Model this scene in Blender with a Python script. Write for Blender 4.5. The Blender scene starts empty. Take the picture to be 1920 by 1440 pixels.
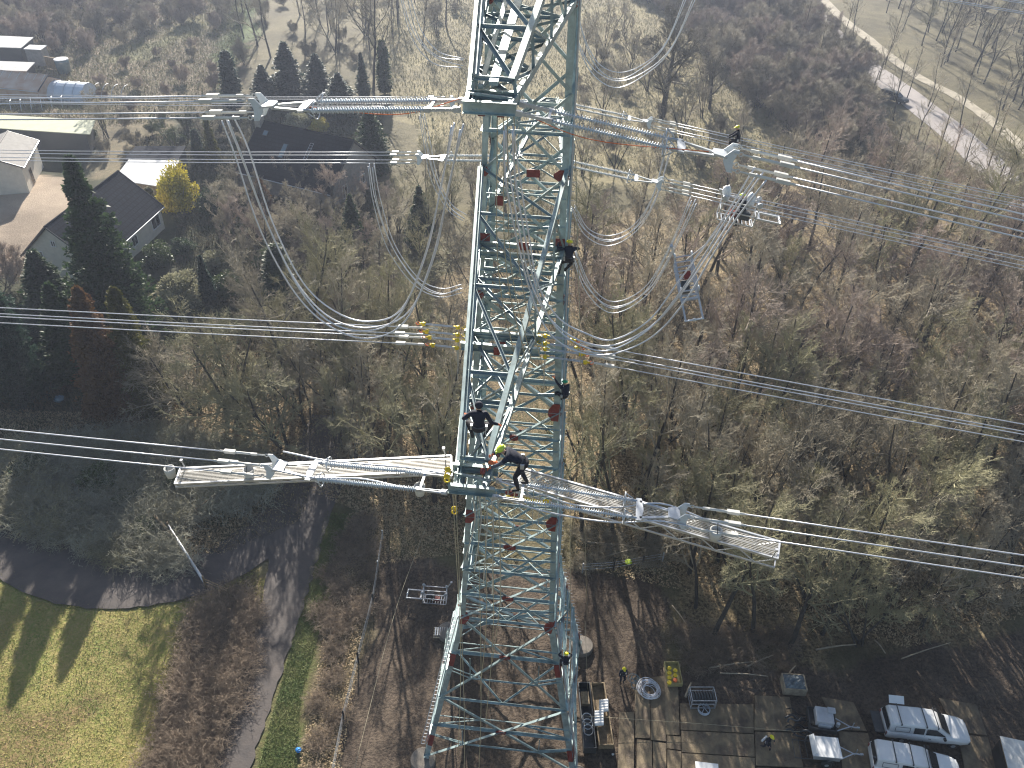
import bpy, bmesh, math, random
import numpy as np
from mathutils import Vector, Matrix
R = math.radians
# ---------------------------------------------------------------- camera, sky, sun, exposure
scene = bpy.context.scene
COL = scene.collection
H = 50.0; FPX = 1553.0; PITCH = R(37.4); ROLL = R(1.78)
cf = np.array([0, math.cos(PITCH), -math.sin(PITCH)])
_u0 = np.array([0, math.sin(PITCH), math.cos(PITCH)]); _r0 = np.array([1., 0, 0])
cr = math.cos(ROLL)*_r0 + math.sin(ROLL)*_u0
cu = -math.sin(ROLL)*_r0 + math.cos(ROLL)*_u0
CAM = np.array([0., 0., H])
cd = bpy.data.cameras.new('camera'); cam = bpy.data.objects.new('camera', cd); COL.objects.link(cam)
cam.matrix_world = Matrix(((cr[0], cu[0], -cf[0], 0), (cr[1], cu[1], -cf[1], 0), (cr[2], cu[2], -cf[2], H), (0, 0, 0, 1)))
cd.sensor_width = 36; cd.lens = 36*FPX/1920; cd.clip_end = 6000; cd.clip_start = 0.2
scene.camera = cam
SUN_EL, SUN_AZ = R(24.5), R(-9)          # azimuth from +Y towards +X
world = bpy.data.worlds.new('World'); scene.world = world; world.use_nodes = True
wn = world.node_tree; bg = wn.nodes['Background']
sky = wn.nodes.new('ShaderNodeTexSky'); sky.sky_type = 'NISHITA'; sky.sun_disc = False
sky.sun_elevation = SUN_EL; sky.sun_rotation = SUN_AZ; sky.air_density = 1.2; sky.dust_density = 1.5
wn.links.new(sky.outputs[0], bg.inputs[0]); bg.inputs[1].default_value = 0.055
sl = bpy.data.lights.new('sun', 'SUN'); sl.energy = 5.0; sl.angle = R(0.5); sl.color = (1.0, 0.93, 0.82)
so = bpy.data.objects.new('sun', sl); COL.objects.link(so)
sd = Vector((math.sin(SUN_AZ)*math.cos(SUN_EL), math.cos(SUN_AZ)*math.cos(SUN_EL), math.sin(SUN_EL)))
so.rotation_euler = sd.to_track_quat('Z', 'Y').to_euler()
scene.view_settings.view_transform = 'Standard'; scene.view_settings.look = 'None'
scene.view_settings.exposure = 1.3; scene.view_settings.gamma = 1
cy = scene.cycles
cy.max_bounces = 4; cy.diffuse_bounces = 2; cy.glossy_bounces = 2; cy.transmission_bounces = 2; cy.volume_bounces = 0; cy.filter_width = 1.2

def ray(x, y): return cf + (x-960)/FPX*cr + (720-y)/FPX*cu
def G(x, y, z=0.0):                     # the point of the horizontal plane z seen at a photo position
    d = ray(x, y); return CAM + d*((z-H)/d[2])
def VP(x, y, p, b):                     # the point of the vertical plane through p with bearing b
    n = np.array([-math.sin(R(b)), math.cos(R(b)), 0]); d = ray(x, y)
    return CAM + d*((np.array(p, float)-CAM) @ n/(d @ n))
def pix(p):
    v = np.array(p)-CAM; d = v @ cf; return 960+FPX*(v @ cr)/d, 720-FPX*(v @ cu)/d

# ---------------------------------------------------------------- helpers
def tag(o, label=None, cat=None, group=None, kind=None):
    if label: o['label'] = label
    if cat: o['category'] = cat
    if group: o['group'] = group
    if kind: o['kind'] = kind
    return o
def empty(name, loc=(0, 0, 0), rz=0, label=None, cat=None, group=None, parent=None):
    o = bpy.data.objects.new(name, None); COL.objects.link(o); o.location = Vector(loc); o.rotation_euler = (0, 0, rz)
    o.empty_display_size = 0.2
    if parent: o.parent = parent
    return tag(o, label, cat, group)
def unit(v):
    v = np.asarray(v, float); n = np.linalg.norm(v); return v/n if n > 1e-9 else v
def frame(d, hint=(0, 0, 1)):
    d = unit(d); h = np.asarray(hint, float)
    x = h-d*(h @ d)
    if np.linalg.norm(x) < 1e-3:
        h = np.array([1., 0.01, 0]); x = h-d*(h @ d)
    x = unit(x); return x, np.cross(d, x)
def smoothpath(pts, n=6):
    P = [np.asarray(p, float) for p in pts]; P = [2*P[0]-P[1]]+P+[2*P[-1]-P[-2]]; out = []
    for i in range(1, len(P)-2):
        for k in range(n):
            t = k/n; a, b, c, d = P[i-1:i+3]
            out.append(.5*((2*b)+(-a+c)*t+(2*a-5*b+4*c-d)*t*t+(-a+3*b-3*c+d)*t**3))
    out.append(P[-2]); return out
class MB:
    def __init__(s): s.v = []; s.f = []; s.m = []; s.mi = 0
    def add(s, vs, fs):
        o = len(s.v); s.v += [tuple(map(float, p)) for p in vs]
        for f in fs: s.f.append(tuple(i+o for i in f)); s.m.append(s.mi)
        return s
    def prism(s, base, d):              # base: list of points, extruded by vector d
        n = len(base); b = [np.asarray(p, float) for p in base]; t = [p+np.asarray(d, float) for p in b]
        return s.add(b+t, [tuple(range(n))[::-1], tuple(range(n, 2*n))]+[(i, (i+1) % n, n+(i+1) % n, n+i) for i in range(n)])
    def box(s, c, sz, ax=None, bev=0):
        c = np.asarray(c, float); X, Y, Z = np.array(ax, float) if ax is not None else np.eye(3)
        h = np.asarray(sz, float)/2
        vs = [c+X*h[0]*i+Y*h[1]*j+Z*h[2]*k for i in (-1, 1) for j in (-1, 1) for k in (-1, 1)]
        return s.add(vs, [(0, 1, 3, 2), (4, 6, 7, 5), (0, 4, 5, 1), (2, 3, 7, 6), (0, 2, 6, 4), (1, 5, 7, 3)])
    def beam(s, p0, p1, w, h, up=(0, 0, 1)):
        p0 = np.asarray(p0, float); p1 = np.asarray(p1, float); d = p1-p0; x, y = frame(d, up)
        return s.box((p0+p1)/2, (np.linalg.norm(d), w, h), (unit(d), y, x))
    def angle(s, p0, p1, w, t=.02, hint=(0, 0, 1)):
        p0 = np.asarray(p0, float); p1 = np.asarray(p1, float); x, y = frame(p1-p0, hint)
        q = [(0, 0), (w, 0), (w, t), (t, t), (t, w), (0, w)]
        return s.prism([p0+x*(a-w*.3)+y*(b-w*.3) for a, b in q], p1-p0)
    def tube(s, path, r, n=6, cap=True, hint=(0, 0, 1)):
        P = [np.asarray(p, float) for p in path]; m = len(P); rr = r if hasattr(r, '__len__') else [r]*m
        vs = []; x = None
        for i in range(m):
            d = P[min(i+1, m-1)]-P[max(i-1, 0)]
            x, y = frame(d, hint if x is None else x)
            for k in range(n):
                a = 2*math.pi*k/n; vs.append(P[i]+rr[i]*(math.cos(a)*x+math.sin(a)*y))
        fs = [(i*n+k, i*n+(k+1) % n, (i+1)*n+(k+1) % n, (i+1)*n+k) for i in range(m-1) for k in range(n)]
        if cap: fs += [tuple(range(n))[::-1], tuple(range((m-1)*n, m*n))]
        return s.add(vs, fs)
    def ring(s, c, nrm, R0, r, n=16, k=5, a0=0, a1=2*math.pi):
        x, y = frame(nrm, (0, .3, 1)); full = abs(a1-a0-2*math.pi) < 1e-6
        path = [np.asarray(c)+R0*(math.cos(a0+(a1-a0)*i/n)*x+math.sin(a0+(a1-a0)*i/n)*y) for i in range(n+1)]
        return s.tube(path, r, k, cap=not full)
    def lathe(s, p0, d, prof, n=10):    # prof: (distance along d, radius)
        d = unit(d); x, y = frame(d)
        vs = [np.asarray(p0)+d*a+r*(math.cos(2*math.pi*k/n)*x+math.sin(2*math.pi*k/n)*y) for a, r in prof for k in range(n)]
        m = len(prof)
        fs = [(i*n+k, i*n+(k+1) % n, (i+1)*n+(k+1) % n, (i+1)*n+k) for i in range(m-1) for k in range(n)]
        fs += [tuple(range(n))[::-1], tuple(range((m-1)*n, m*n))]
        return s.add(vs, fs)
    def ball(s, c, r, n=8, m=6, ax=None):
        rr = np.ones(3)*np.asarray(r, float); A = np.eye(3) if ax is None else np.array(ax)
        vs = []
        for i in range(1, m):
            t = math.pi*i/m
            for k in range(n):
                a = 2*math.pi*k/n; q = rr*np.array([math.sin(t)*math.cos(a), math.sin(t)*math.sin(a), math.cos(t)]); vs.append(np.asarray(c)+q @ A)
        vs += [np.asarray(c)+np.array([0, 0, rr[2]]) @ A, np.asarray(c)-np.array([0, 0, rr[2]]) @ A]; T = len(vs)-2
        fs = [(i*n+k, (i+1)*n+k, (i+1)*n+(k+1) % n, i*n+(k+1) % n) for i in range(m-2) for k in range(n)]
        fs += [(T, k, (k+1) % n) for k in range(n)]+[(T+1, (m-2)*n+(k+1) % n, (m-2)*n+k) for k in range(n)]
        return s.add(vs, fs)
    def quad(s, *p): return s.add(p, [tuple(range(len(p)))])
    def build(s, name, mats, parent=None, smooth=False, bevel=0):
        me = bpy.data.meshes.new(name); me.from_pydata(s.v, [], s.f)
        if not isinstance(mats, (list, tuple)): mats = [mats]
        for m in mats: me.materials.append(m)
        if len(mats) > 1: me.polygons.foreach_set('material_index', s.m)
        if smooth: me.polygons.foreach_set('use_smooth', [True]*len(s.f))
        o = bpy.data.objects.new(name, me); COL.objects.link(o)
        if parent: o.parent = parent
        if bevel:
            b = o.modifiers.new('bevel', 'BEVEL'); b.width = bevel; b.segments = 2; b.limit_method = 'ANGLE'; b.angle_limit = R(35)
        return o
def part(name, me, parent):             # a further object on shared mesh data
    o = bpy.data.objects.new(name, me); COL.objects.link(o); o.parent = parent; return o
def copy_tree(o, parent=None):
    c = o.copy(); COL.objects.link(c); c.parent = parent
    for ch in list(o.children): copy_tree(ch, c)
    return c
def mesh_np(name, v, q, mats=None, smooth=False):
    me = bpy.data.meshes.new(name); v = np.ascontiguousarray(v, np.float32).reshape(-1, 3); q = np.ascontiguousarray(q, np.int32)
    k = q.shape[1]; me.vertices.add(len(v)); me.vertices.foreach_set('co', v.ravel())
    me.loops.add(q.size); me.loops.foreach_set('vertex_index', q.ravel())
    me.polygons.add(len(q)); me.polygons.foreach_set('loop_start', np.arange(0, q.size, k, dtype=np.int32))
    if mats is not None:
        for m in (mats if isinstance(mats, (list, tuple)) else [mats]): me.materials.append(m)
    me.update(calc_edges=True)
    if smooth: me.polygons.foreach_set('use_smooth', [True]*len(q))
    return me
def vnoise(x, y, sc, seed):
    g = np.random.RandomState(seed).rand(256, 256); x = np.asarray(x)/sc+1000; y = np.asarray(y)/sc+1000
    xi = np.floor(x).astype(int); yi = np.floor(y).astype(int); fx = x-xi; fy = y-yi
    fx = fx*fx*(3-2*fx); fy = fy*fy*(3-2*fy)
    a = g[xi % 256, yi % 256]; b = g[(xi+1) % 256, yi % 256]; c = g[xi % 256, (yi+1) % 256]; d = g[(xi+1) % 256, (yi+1) % 256]
    return (a*(1-fx)+b*fx)*(1-fy)+(c*(1-fx)+d*fx)*fy
def inpoly(x, y, poly):
    ins = np.zeros(np.shape(x), bool); n = len(poly)
    for i in range(n):
        x1, y1 = poly[i][:2]; x2, y2 = poly[(i+1) % n][:2]
        if y1 == y2: continue
        ins ^= ((y1 > y) != (y2 > y)) & (x < (x2-x1)*(y-y1)/(y2-y1)+x1)
    return ins
def gp(*pts): return [G(*p)[:2] for p in pts]

# ---------------------------------------------------------------- materials
def mat(name, col, rough=.6, metal=0., var=.15, scale=6., bump=0., bscale=30., col2=None, spec=None, rnd=0., coords='Object', dirt=None):
    m = bpy.data.materials.new(name); m.use_nodes = True; nt = m.node_tree; b = nt.nodes['Principled BSDF']
    b.inputs['Roughness'].default_value = rough; b.inputs['Metallic'].default_value = metal
    if spec is not None: b.inputs['Specular IOR Level'].default_value = spec
    tc = nt.nodes.new('ShaderNodeTexCoord'); nz = nt.nodes.new('ShaderNodeTexNoise')
    nz.inputs['Scale'].default_value = scale; nz.inputs['Detail'].default_value = 5; nz.inputs['Roughness'].default_value = .65
    nt.links.new(tc.outputs[coords], nz.inputs['Vector'])
    rp = nt.nodes.new('ShaderNodeValToRGB'); nt.links.new(nz.outputs['Fac'], rp.inputs[0])
    c2 = col2 if col2 else tuple(c*(1+var) for c in col); c1 = col if col2 else tuple(c*(1-var) for c in col)
    rp.color_ramp.elements[0].color = (*c1, 1); rp.color_ramp.elements[1].color = (*c2, 1)
    rp.color_ramp.elements[0].position = .35; rp.color_ramp.elements[1].position = .65
    out = rp.outputs[0]
    if rnd:
        oi = nt.nodes.new('ShaderNodeObjectInfo'); mr = nt.nodes.new('ShaderNodeMapRange'); mr.inputs[3].default_value = 1-rnd; mr.inputs[4].default_value = 1+rnd
        nt.links.new(oi.outputs['Random'], mr.inputs[0]); mx = nt.nodes.new('ShaderNodeVectorMath'); mx.operation = 'SCALE'
        nt.links.new(out, mx.inputs[0]); nt.links.new(mr.outputs[0], mx.inputs['Scale']); out = mx.outputs[0]
    nt.links.new(out, b.inputs['Base Color'])
    if bump:
        n2 = nt.nodes.new('ShaderNodeTexNoise'); n2.inputs['Scale'].default_value = bscale; n2.inputs['Detail'].default_value = 4
        nt.links.new(tc.outputs[coords], n2.inputs['Vector']); bp = nt.nodes.new('ShaderNodeBump'); bp.inputs['Strength'].default_value = bump
        bp.inputs['Distance'].default_value = .05; nt.links.new(n2.outputs['Fac'], bp.inputs['Height']); nt.links.new(bp.outputs[0], b.inputs['Normal'])
    return m
def leafmat(name, c1, c2, scale=.8, trans=.25, rnd=.15, rough=.55):
    m = mat(name, c1, rough, col2=c2, scale=scale, rnd=rnd, spec=.3); nt = m.node_tree; b = nt.nodes['Principled BSDF']
    t = nt.nodes.new('ShaderNodeBsdfTranslucent'); mx = nt.nodes.new('ShaderNodeMixShader'); mx.inputs[0].default_value = trans
    src = b.inputs['Base Color'].links[0].from_socket; nt.links.new(src, t.inputs['Color'])
    nt.links.new(b.outputs[0], mx.inputs[1]); nt.links.new(t.outputs[0], mx.inputs[2])
    nt.links.new(mx.outputs[0], nt.nodes['Material Output'].inputs['Surface']); return m
M = {}
def tiled(m, w, h):                     # courses of tiles as a brick pattern multiplied into the colour
    nt = m.node_tree; b = nt.nodes['Principled BSDF']; src = b.inputs['Base Color'].links[0].from_socket; tc = nt.nodes.new('ShaderNodeTexCoord')
    br = nt.nodes.new('ShaderNodeTexBrick'); br.inputs['Color1'].default_value = (1, 1, 1, 1); br.inputs['Color2'].default_value = (.75, .75, .78, 1); br.inputs['Mortar'].default_value = (.35, .35, .38, 1)
    br.inputs['Scale'].default_value = 1; br.inputs['Brick Width'].default_value = w; br.inputs['Row Height'].default_value = h; br.inputs['Mortar Size'].default_value = .04
    nt.links.new(tc.outputs['Object'], br.inputs['Vector']); mx = nt.nodes.new('ShaderNodeMix'); mx.data_type = 'RGBA'; mx.blend_type = 'MULTIPLY'; mx.inputs[0].default_value = 1
    nt.links.new(src, mx.inputs[6]); nt.links.new(br.outputs['Color'], mx.inputs[7]); nt.links.new(mx.outputs[2], b.inputs['Base Color']); return m
M['steel'] = mat('green_grey_paint', (.31, .40, .41), .36, .3, .30, 2.2, spec=1)
M['steel_dull'] = mat('weathered_green_grey_paint', (.26, .33, .35), .40, .3, .2, 2.2, spec=.7)
M['red'] = mat('red_primer', (.20, .035, .03), .5, 0, .25, 4)
M['alu'] = mat('aluminium', (.62, .64, .67), .38, .75, .08, 5)
M['galv'] = mat('galvanised_steel', (.55, .58, .62), .42, .6, .1, 8)
M['wire'] = mat('conductor_strands', (.68, .70, .76), .42, .5, .05, 20)
M['rope'] = mat('beige_rope', (.42, .37, .26), .8, 0, .1, 40)
M['insul'] = mat('grey_silicone', (.62, .67, .72), .35, 0, .06, 10, spec=.8)
M['yellow'] = mat('yellow_paint', (.75, .55, .02), .4, 0, .1, 10)
M['orange'] = mat('orange_strap', (.75, .16, .04), .6, 0, .1, 20)
M['grate'] = mat('aluminium_grating', (.50, .49, .47), .5, .3, .12, 12)
M['conc'] = mat('concrete', (.20, .175, .15), .85, 0, .2, 3, .3, 20)
M['white'] = mat('white_paint', (.78, .79, .80), .25, 0, .02, 3, spec=.6)
M['dirty_white'] = mat('weathered_white', (.6, .6, .58), .5, 0, .12, 2)
M['glass'] = mat('dark_glass', (.02, .025, .03), .06, 0, .1, 3, spec=1)
M['black'] = mat('black_rubber', (.02, .02, .022), .7, 0, .2, 10)
M['dark'] = mat('dark_grey_metal', (.07, .075, .08), .45, .3, .2, 8)
M['navy'] = mat('navy_workwear', (.012, .016, .035), .85, 0, .3, 12)
M['navy2'] = mat('dark_trousers', (.02, .02, .03), .85, 0, .3, 12)
M['greyblue'] = mat('grey_sleeve', (.09, .10, .13), .85, 0, .2, 12)
M['skin'] = mat('skin', (.52, .30, .20), .55, 0, .08, 20)
M['helmet'] = mat('yellow_helmet', (.80, .72, .03), .3, 0, .04, 6)
M['helmet_lime'] = mat('lime_helmet', (.62, .78, .06), .3, 0, .04, 6)
M['helmet_green'] = mat('green_helmet', (.01, .30, .16), .3, 0, .04, 6)
M['wood'] = mat('weathered_timber', (.24, .18, .11), .8, 0, .3, 5, .3, 14)
M['roof'] = mat('dark_roof_tiles', (.020, .025, .037), .95, 0, .25, 2.5, spec=.1)
M['slate'] = mat('black_slate', (.018, .021, .028), .95, 0, .2, 2, spec=.1)
tiled(M['roof'], .5, .42); tiled(M['slate'], .6, .45)
M['render'] = mat('cream_render', (.62, .58, .50), .85, 0, .08, 1.5)
M['brick'] = mat('grey_render', (.25, .24, .23), .85, 0, .15, 2)
M['frame'] = mat('white_frame', (.8, .8, .8), .4, 0, .03, 3)
M['blue'] = mat('blue_plastic', (.03, .25, .65), .45, 0, .1, 6)
M['tarp'] = mat('grey_tarpaulin', (.48, .50, .54), .45, 0, .15, 1.5, .5, 3)
M['bark'] = mat('bark', (.045, .04, .034), .9, 0, .4, 3, .4, 12, rnd=.3)
M['twig'] = mat('twigs', (.34, .30, .225), .75, 0, .35, .5, rnd=.3, spec=.4)
M['twig_g'] = mat('mossy_twigs', (.30, .28, .17), .75, 0, .35, .5, rnd=.25, spec=.4)
M['twig_r'] = mat('reddish_twigs', (.34, .275, .23), .75, 0, .3, .5, rnd=.25, spec=.4)
M['frost'] = mat('frosted_scrub_twigs', (.32, .31, .24), .8, 0, .3, .6, rnd=.25); M['oaktwig'] = mat('dark_oak_twigs', (.11, .10, .07), .8, 0, .3, .5); M['bramble'] = mat('bramble_stems', (.27, .21, .155), .8, 0, .45, 1.2, rnd=.2)
M['conifer'] = leafmat('conifer_needles', (.022, .048, .020), (.060, .100, .035), 1.2)
M['conifer_b'] = leafmat('blue_green_needles', (.018, .045, .032), (.045, .085, .055), 1.2)
M['gold'] = leafmat('golden_leaves', (.30, .28, .03), (.62, .50, .06), 1.0)
M['laurel'] = leafmat('laurel_leaves', (.035, .065, .02), (.12, .16, .05), 1.6, rough=.35)
M['cream_leaf'] = leafmat('cream_variegated_leaves', (.20, .20, .11), (.42, .40, .28), 1.0)
M['copper'] = leafmat('copper_hedge_leaves', (.10, .05, .025), (.17, .10, .04), 1.0)
M['olive'] = leafmat('olive_hedge_leaves', (.07, .08, .02), (.16, .15, .04), 1.0)
# ---------------------------------------------------------------- ground: one sheet to the horizon with soil, litter and grass zones
def gmat(name, fine=5.0, bump=.6, rough=.9):
    m = bpy.data.materials.new(name); m.use_nodes = True; nt = m.node_tree; b = nt.nodes['Principled BSDF']; L = nt.links
    b.inputs['Roughness'].default_value = rough; b.inputs['Specular IOR Level'].default_value = .25
    tc = nt.nodes.new('ShaderNodeTexCoord'); A = nt.nodes.new('ShaderNodeAttribute'); A.attribute_name = 'soil_a'
    B = nt.nodes.new('ShaderNodeAttribute'); B.attribute_name = 'soil_b'
    def noise(s, d, r=.6):
        n = nt.nodes.new('ShaderNodeTexNoise'); n.inputs['Scale'].default_value = s; n.inputs['Detail'].default_value = d; n.inputs['Roughness'].default_value = r
        L.new(tc.outputs['Object'], n.inputs['Vector']); return n
    n1 = noise(fine, 4, .75); n2 = noise(.55, 5, .7); n3 = noise(.09, 3)
    r1 = nt.nodes.new('ShaderNodeMapRange'); r1.inputs[1].default_value = .42; r1.inputs[2].default_value = .6; L.new(n1.outputs['Fac'], r1.inputs[0])
    r2 = nt.nodes.new('ShaderNodeMapRange'); r2.inputs[1].default_value = .38; r2.inputs[2].default_value = .64; L.new(n2.outputs['Fac'], r2.inputs[0])
    ad = nt.nodes.new('ShaderNodeMath'); ad.operation = 'MULTIPLY_ADD'; L.new(r1.outputs[0], ad.inputs[0]); ad.inputs[1].default_value = .6
    m2 = nt.nodes.new('ShaderNodeMath'); m2.operation = 'MULTIPLY'; L.new(r2.outputs[0], m2.inputs[0]); m2.inputs[1].default_value = .4
    L.new(m2.outputs[0], ad.inputs[2])
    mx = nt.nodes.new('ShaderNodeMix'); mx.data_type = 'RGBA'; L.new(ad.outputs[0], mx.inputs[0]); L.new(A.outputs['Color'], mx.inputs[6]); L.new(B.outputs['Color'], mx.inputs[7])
    r3 = nt.nodes.new('ShaderNodeMapRange'); r3.inputs[3].default_value = .6; r3.inputs[4].default_value = 1.35; r3.inputs[1].default_value = .3; r3.inputs[2].default_value = .7; L.new(n3.outputs['Fac'], r3.inputs[0])
    sc = nt.nodes.new('ShaderNodeVectorMath'); sc.operation = 'SCALE'; L.new(mx.outputs[2], sc.inputs[0]); L.new(r3.outputs[0], sc.inputs['Scale'])
    L.new(sc.outputs[0], b.inputs['Base Color'])
    bp = nt.nodes.new('ShaderNodeBump'); bp.inputs['Strength'].default_value = bump; bp.inputs['Distance'].default_value = .12; L.new(ad.outputs[0], bp.inputs['Height']); L.new(bp.outputs[0], b.inputs['Normal'])
    return m
ZONES = [  # photo outline, colour A, colour B, ragged edge (m), roughness of relief (m)
 ([(-900, 40), (480, -120), (470, 60), (440, 210), (180, 240), (-900, 260)], (.20, .150, .115), (.115, .105, .05), 3, .1),
 ([(-900, -60), (60, 0), (50, 30), (0, 60), (-900, 150)], (.20, .18, .05), (.12, .13, .04), 2, .05),
 ([(440, -150), (500, -150), (480, 60), (440, 130), (400, 170), (410, 100)], (.09, .13, .04), (.07, .10, .03), 2, .05),
 ([(230, 85), (290, 75), (335, 28), (400, 25), (390, 60), (330, 70), (290, 110), (215, 120)], (.22, .20, .10), (.14, .15, .06), 1.5, .05),
 ([(640, -150), (1500, -150), (1420, 0), (1480, 200), (1440, 330), (1100, 360), (860, 300), (720, 170)], (.30, .255, .15), (.19, .165, .085), 4, .06),
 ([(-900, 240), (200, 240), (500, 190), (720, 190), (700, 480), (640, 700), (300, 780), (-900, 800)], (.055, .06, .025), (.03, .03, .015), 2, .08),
 ([(180, 235), (310, 225), (300, 300), (260, 320), (170, 330)], (.20, .16, .10), (.10, .09, .05), 2, .05),
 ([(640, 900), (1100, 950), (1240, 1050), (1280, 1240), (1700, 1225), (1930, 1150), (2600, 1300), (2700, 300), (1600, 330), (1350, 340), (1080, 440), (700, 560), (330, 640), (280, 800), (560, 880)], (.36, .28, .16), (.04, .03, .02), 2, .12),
 ([(-900, 740), (300, 780), (600, 880), (560, 1000), (420, 1060), (200, 1060), (100, 1010), (0, 930), (-900, 800)], (.15, .13, .085), (.04, .04, .028), 1, .12),
 ([(-900, 980), (0, 1040), (110, 1115), (240, 1145), (390, 1110), (480, 1060), (500, 1100), (430, 1300), (370, 1600), (-900, 1900)], (.20, .225, .055), (.38, .29, .13), .6, .05),
 ([(-900, 1450), (0, 1290), (150, 1340), (100, 1500), (-900, 1900)], (.17, .17, .05), (.33, .22, .12), 1.5, .05),
 ([(330, 1180), (480, 1060), (500, 1100), (480, 1250), (400, 1600), (230, 1600)], (.13, .10, .055), (.06, .055, .025), .5, .06),
 ([(610, 960), (660, 965), (610, 1150), (565, 1300), (545, 1600), (440, 1600), (530, 1270), (570, 1120)], (.07, .10, .025), (.13, .11, .05), .7, .06),
 ([(650, 965), (740, 940), (710, 1130), (650, 1320), (620, 1600), (540, 1600), (580, 1280), (615, 1120)], (.24, .19, .11), (.06, .055, .03), .5, .1),
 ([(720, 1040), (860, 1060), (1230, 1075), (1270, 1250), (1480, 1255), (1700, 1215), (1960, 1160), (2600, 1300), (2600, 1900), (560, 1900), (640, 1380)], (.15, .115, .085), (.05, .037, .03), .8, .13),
 ([(-300, 370), (60, 325), (130, 335), (160, 400), (70, 500), (-300, 560)], (.40, .32, .24), (.33, .26, .20), .6, .02),
]
def axis(a, b, d0, far):
    mid = np.arange(a, b+.01, d0); s = d0; hi = [b]
    while hi[-1] < far: s *= 1.25; hi.append(hi[-1]+s)
    s = d0; lo = [a]
    while lo[-1] > -far: s *= 1.25; lo.append(lo[-1]-s)
    return np.array(lo[:0:-1]+list(mid)+hi[1:])
gx = axis(-60, 75, .45, 2600); gy = axis(18, 175, .45, 2600)
GX, GY = np.meshgrid(gx, gy)
ca = np.empty(GX.shape+(3,)); cb = ca.copy(); ca[:] = (.17, .145, .085); cb[:] = (.10, .09, .045); rel = np.full(GX.shape, .06)
for zi, (pl, A, B, rag, rz_) in enumerate(ZONES):
    w = gp(*pl); acc = 0
    for k in range(4):
        dx = (vnoise(GX, GY, 3, 10+zi)-.5)*2*rag+(vnoise(GX, GY, .9, 50+zi+k)-.5)*rag
        dy = (vnoise(GX, GY, 3, 30+zi)-.5)*2*rag+(vnoise(GX, GY, .9, 70+zi+k)-.5)*rag
        acc = acc+inpoly(GX+dx, GY+dy, w)
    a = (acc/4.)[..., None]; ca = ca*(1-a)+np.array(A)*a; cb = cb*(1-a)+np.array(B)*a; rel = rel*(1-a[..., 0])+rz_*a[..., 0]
gz = -rel*(vnoise(GX, GY, .9, 3)+vnoise(GX, GY, .45, 4))-.02
gz -= np.clip((np.hypot(GX, GY)-300)/2300, 0, 1)*0
nx, ny = len(gx), len(gy); idx = np.arange(nx*ny).reshape(ny, nx)
q = np.stack([idx[:-1, :-1], idx[:-1, 1:], idx[1:, 1:], idx[1:, :-1]], -1).reshape(-1, 4)
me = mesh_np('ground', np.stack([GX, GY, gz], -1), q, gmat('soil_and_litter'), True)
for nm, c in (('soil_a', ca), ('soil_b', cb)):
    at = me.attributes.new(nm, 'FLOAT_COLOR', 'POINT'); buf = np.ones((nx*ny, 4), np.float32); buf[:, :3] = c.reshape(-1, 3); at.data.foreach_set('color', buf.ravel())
ground = bpy.data.objects.new('ground', me); COL.objects.link(ground); tag(ground, kind='structure')

def strip(name, px, widths, m, z=.012, edge=.12, seed=1):  # a road laid along a centre line
    P = smoothpath([list(G(*p)) for p in px], 8); n = len(P); W = np.interp(np.linspace(0, 1, n), np.linspace(0, 1, len(widths)), widths)
    rs = np.random.RandomState(seed); vs = []; K = 8
    for i, p in enumerate(P):
        t = P[min(i+1, n-1)]-P[max(i-1, 0)]; t[2] = 0; t = unit(t); nn = np.array([t[1], -t[0], 0])
        for k in range(K+1):
            s = k/K-.5; j = (rs.rand()-.5)*edge*2 if k in (0, K) else 0
            vs.append(p+nn*(W[i]*s+j)+np.array([0, 0, z+.05*(1-4*s*s)]))
    q = [(i*(K+1)+k, i*(K+1)+k+1, (i+1)*(K+1)+k+1, (i+1)*(K+1)+k) for i in range(n-1) for k in range(K)]
    o = bpy.data.objects.new(name, mesh_np(name, np.array(vs), np.array(q), m, True)); COL.objects.link(o); return tag(o, kind='structure')
M['asphalt'] = mat('worn_asphalt', (.055, .048, .048), .8, 0, .3, .5, .3, 8, col2=(.10, .083, .075))
M['asphalt_l'] = mat('pale_asphalt', (.30, .27, .26), .8, 0, .1, .3, .2, 8)
M['gravel'] = mat('gravel_track', (.34, .30, .23), .9, 0, .2, .6, .3, 10)
strip('road', [(590, 905), (560, 990), (548, 1060), (530, 1130), (508, 1210), (480, 1300), (445, 1400), (400, 1540)], [4.6, 4.3, 3.6, 3.1, 2.7, 2.5, 2.4, 2.4], M['asphalt'])
strip('path', [(-300, 850), (-60, 985), (40, 1035), (130, 1083), (230, 1098), (340, 1085), (430, 1050), (490, 1005), (545, 950), (585, 870), (620, 780)], [5, 5, 5, 4.6, 4.2, 4, 4, 4.2, 4, 4, 3.6], M['asphalt'], .03)
strip('road', [(1370, -160), (1490, -10), (1580, 90), (1680, 165), (1790, 250), (1890, 345), (2000, 460), (2150, 620)], [8, 7.5, 7, 6.5, 6, 6, 6, 6], M['asphalt_l'])
strip('path', [(1430, -140), (1545, 0), (1640, 82), (1715, 140), (1800, 185), (1900, 260), (2050, 400)], [2.5]*4, M['gravel'])
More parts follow.
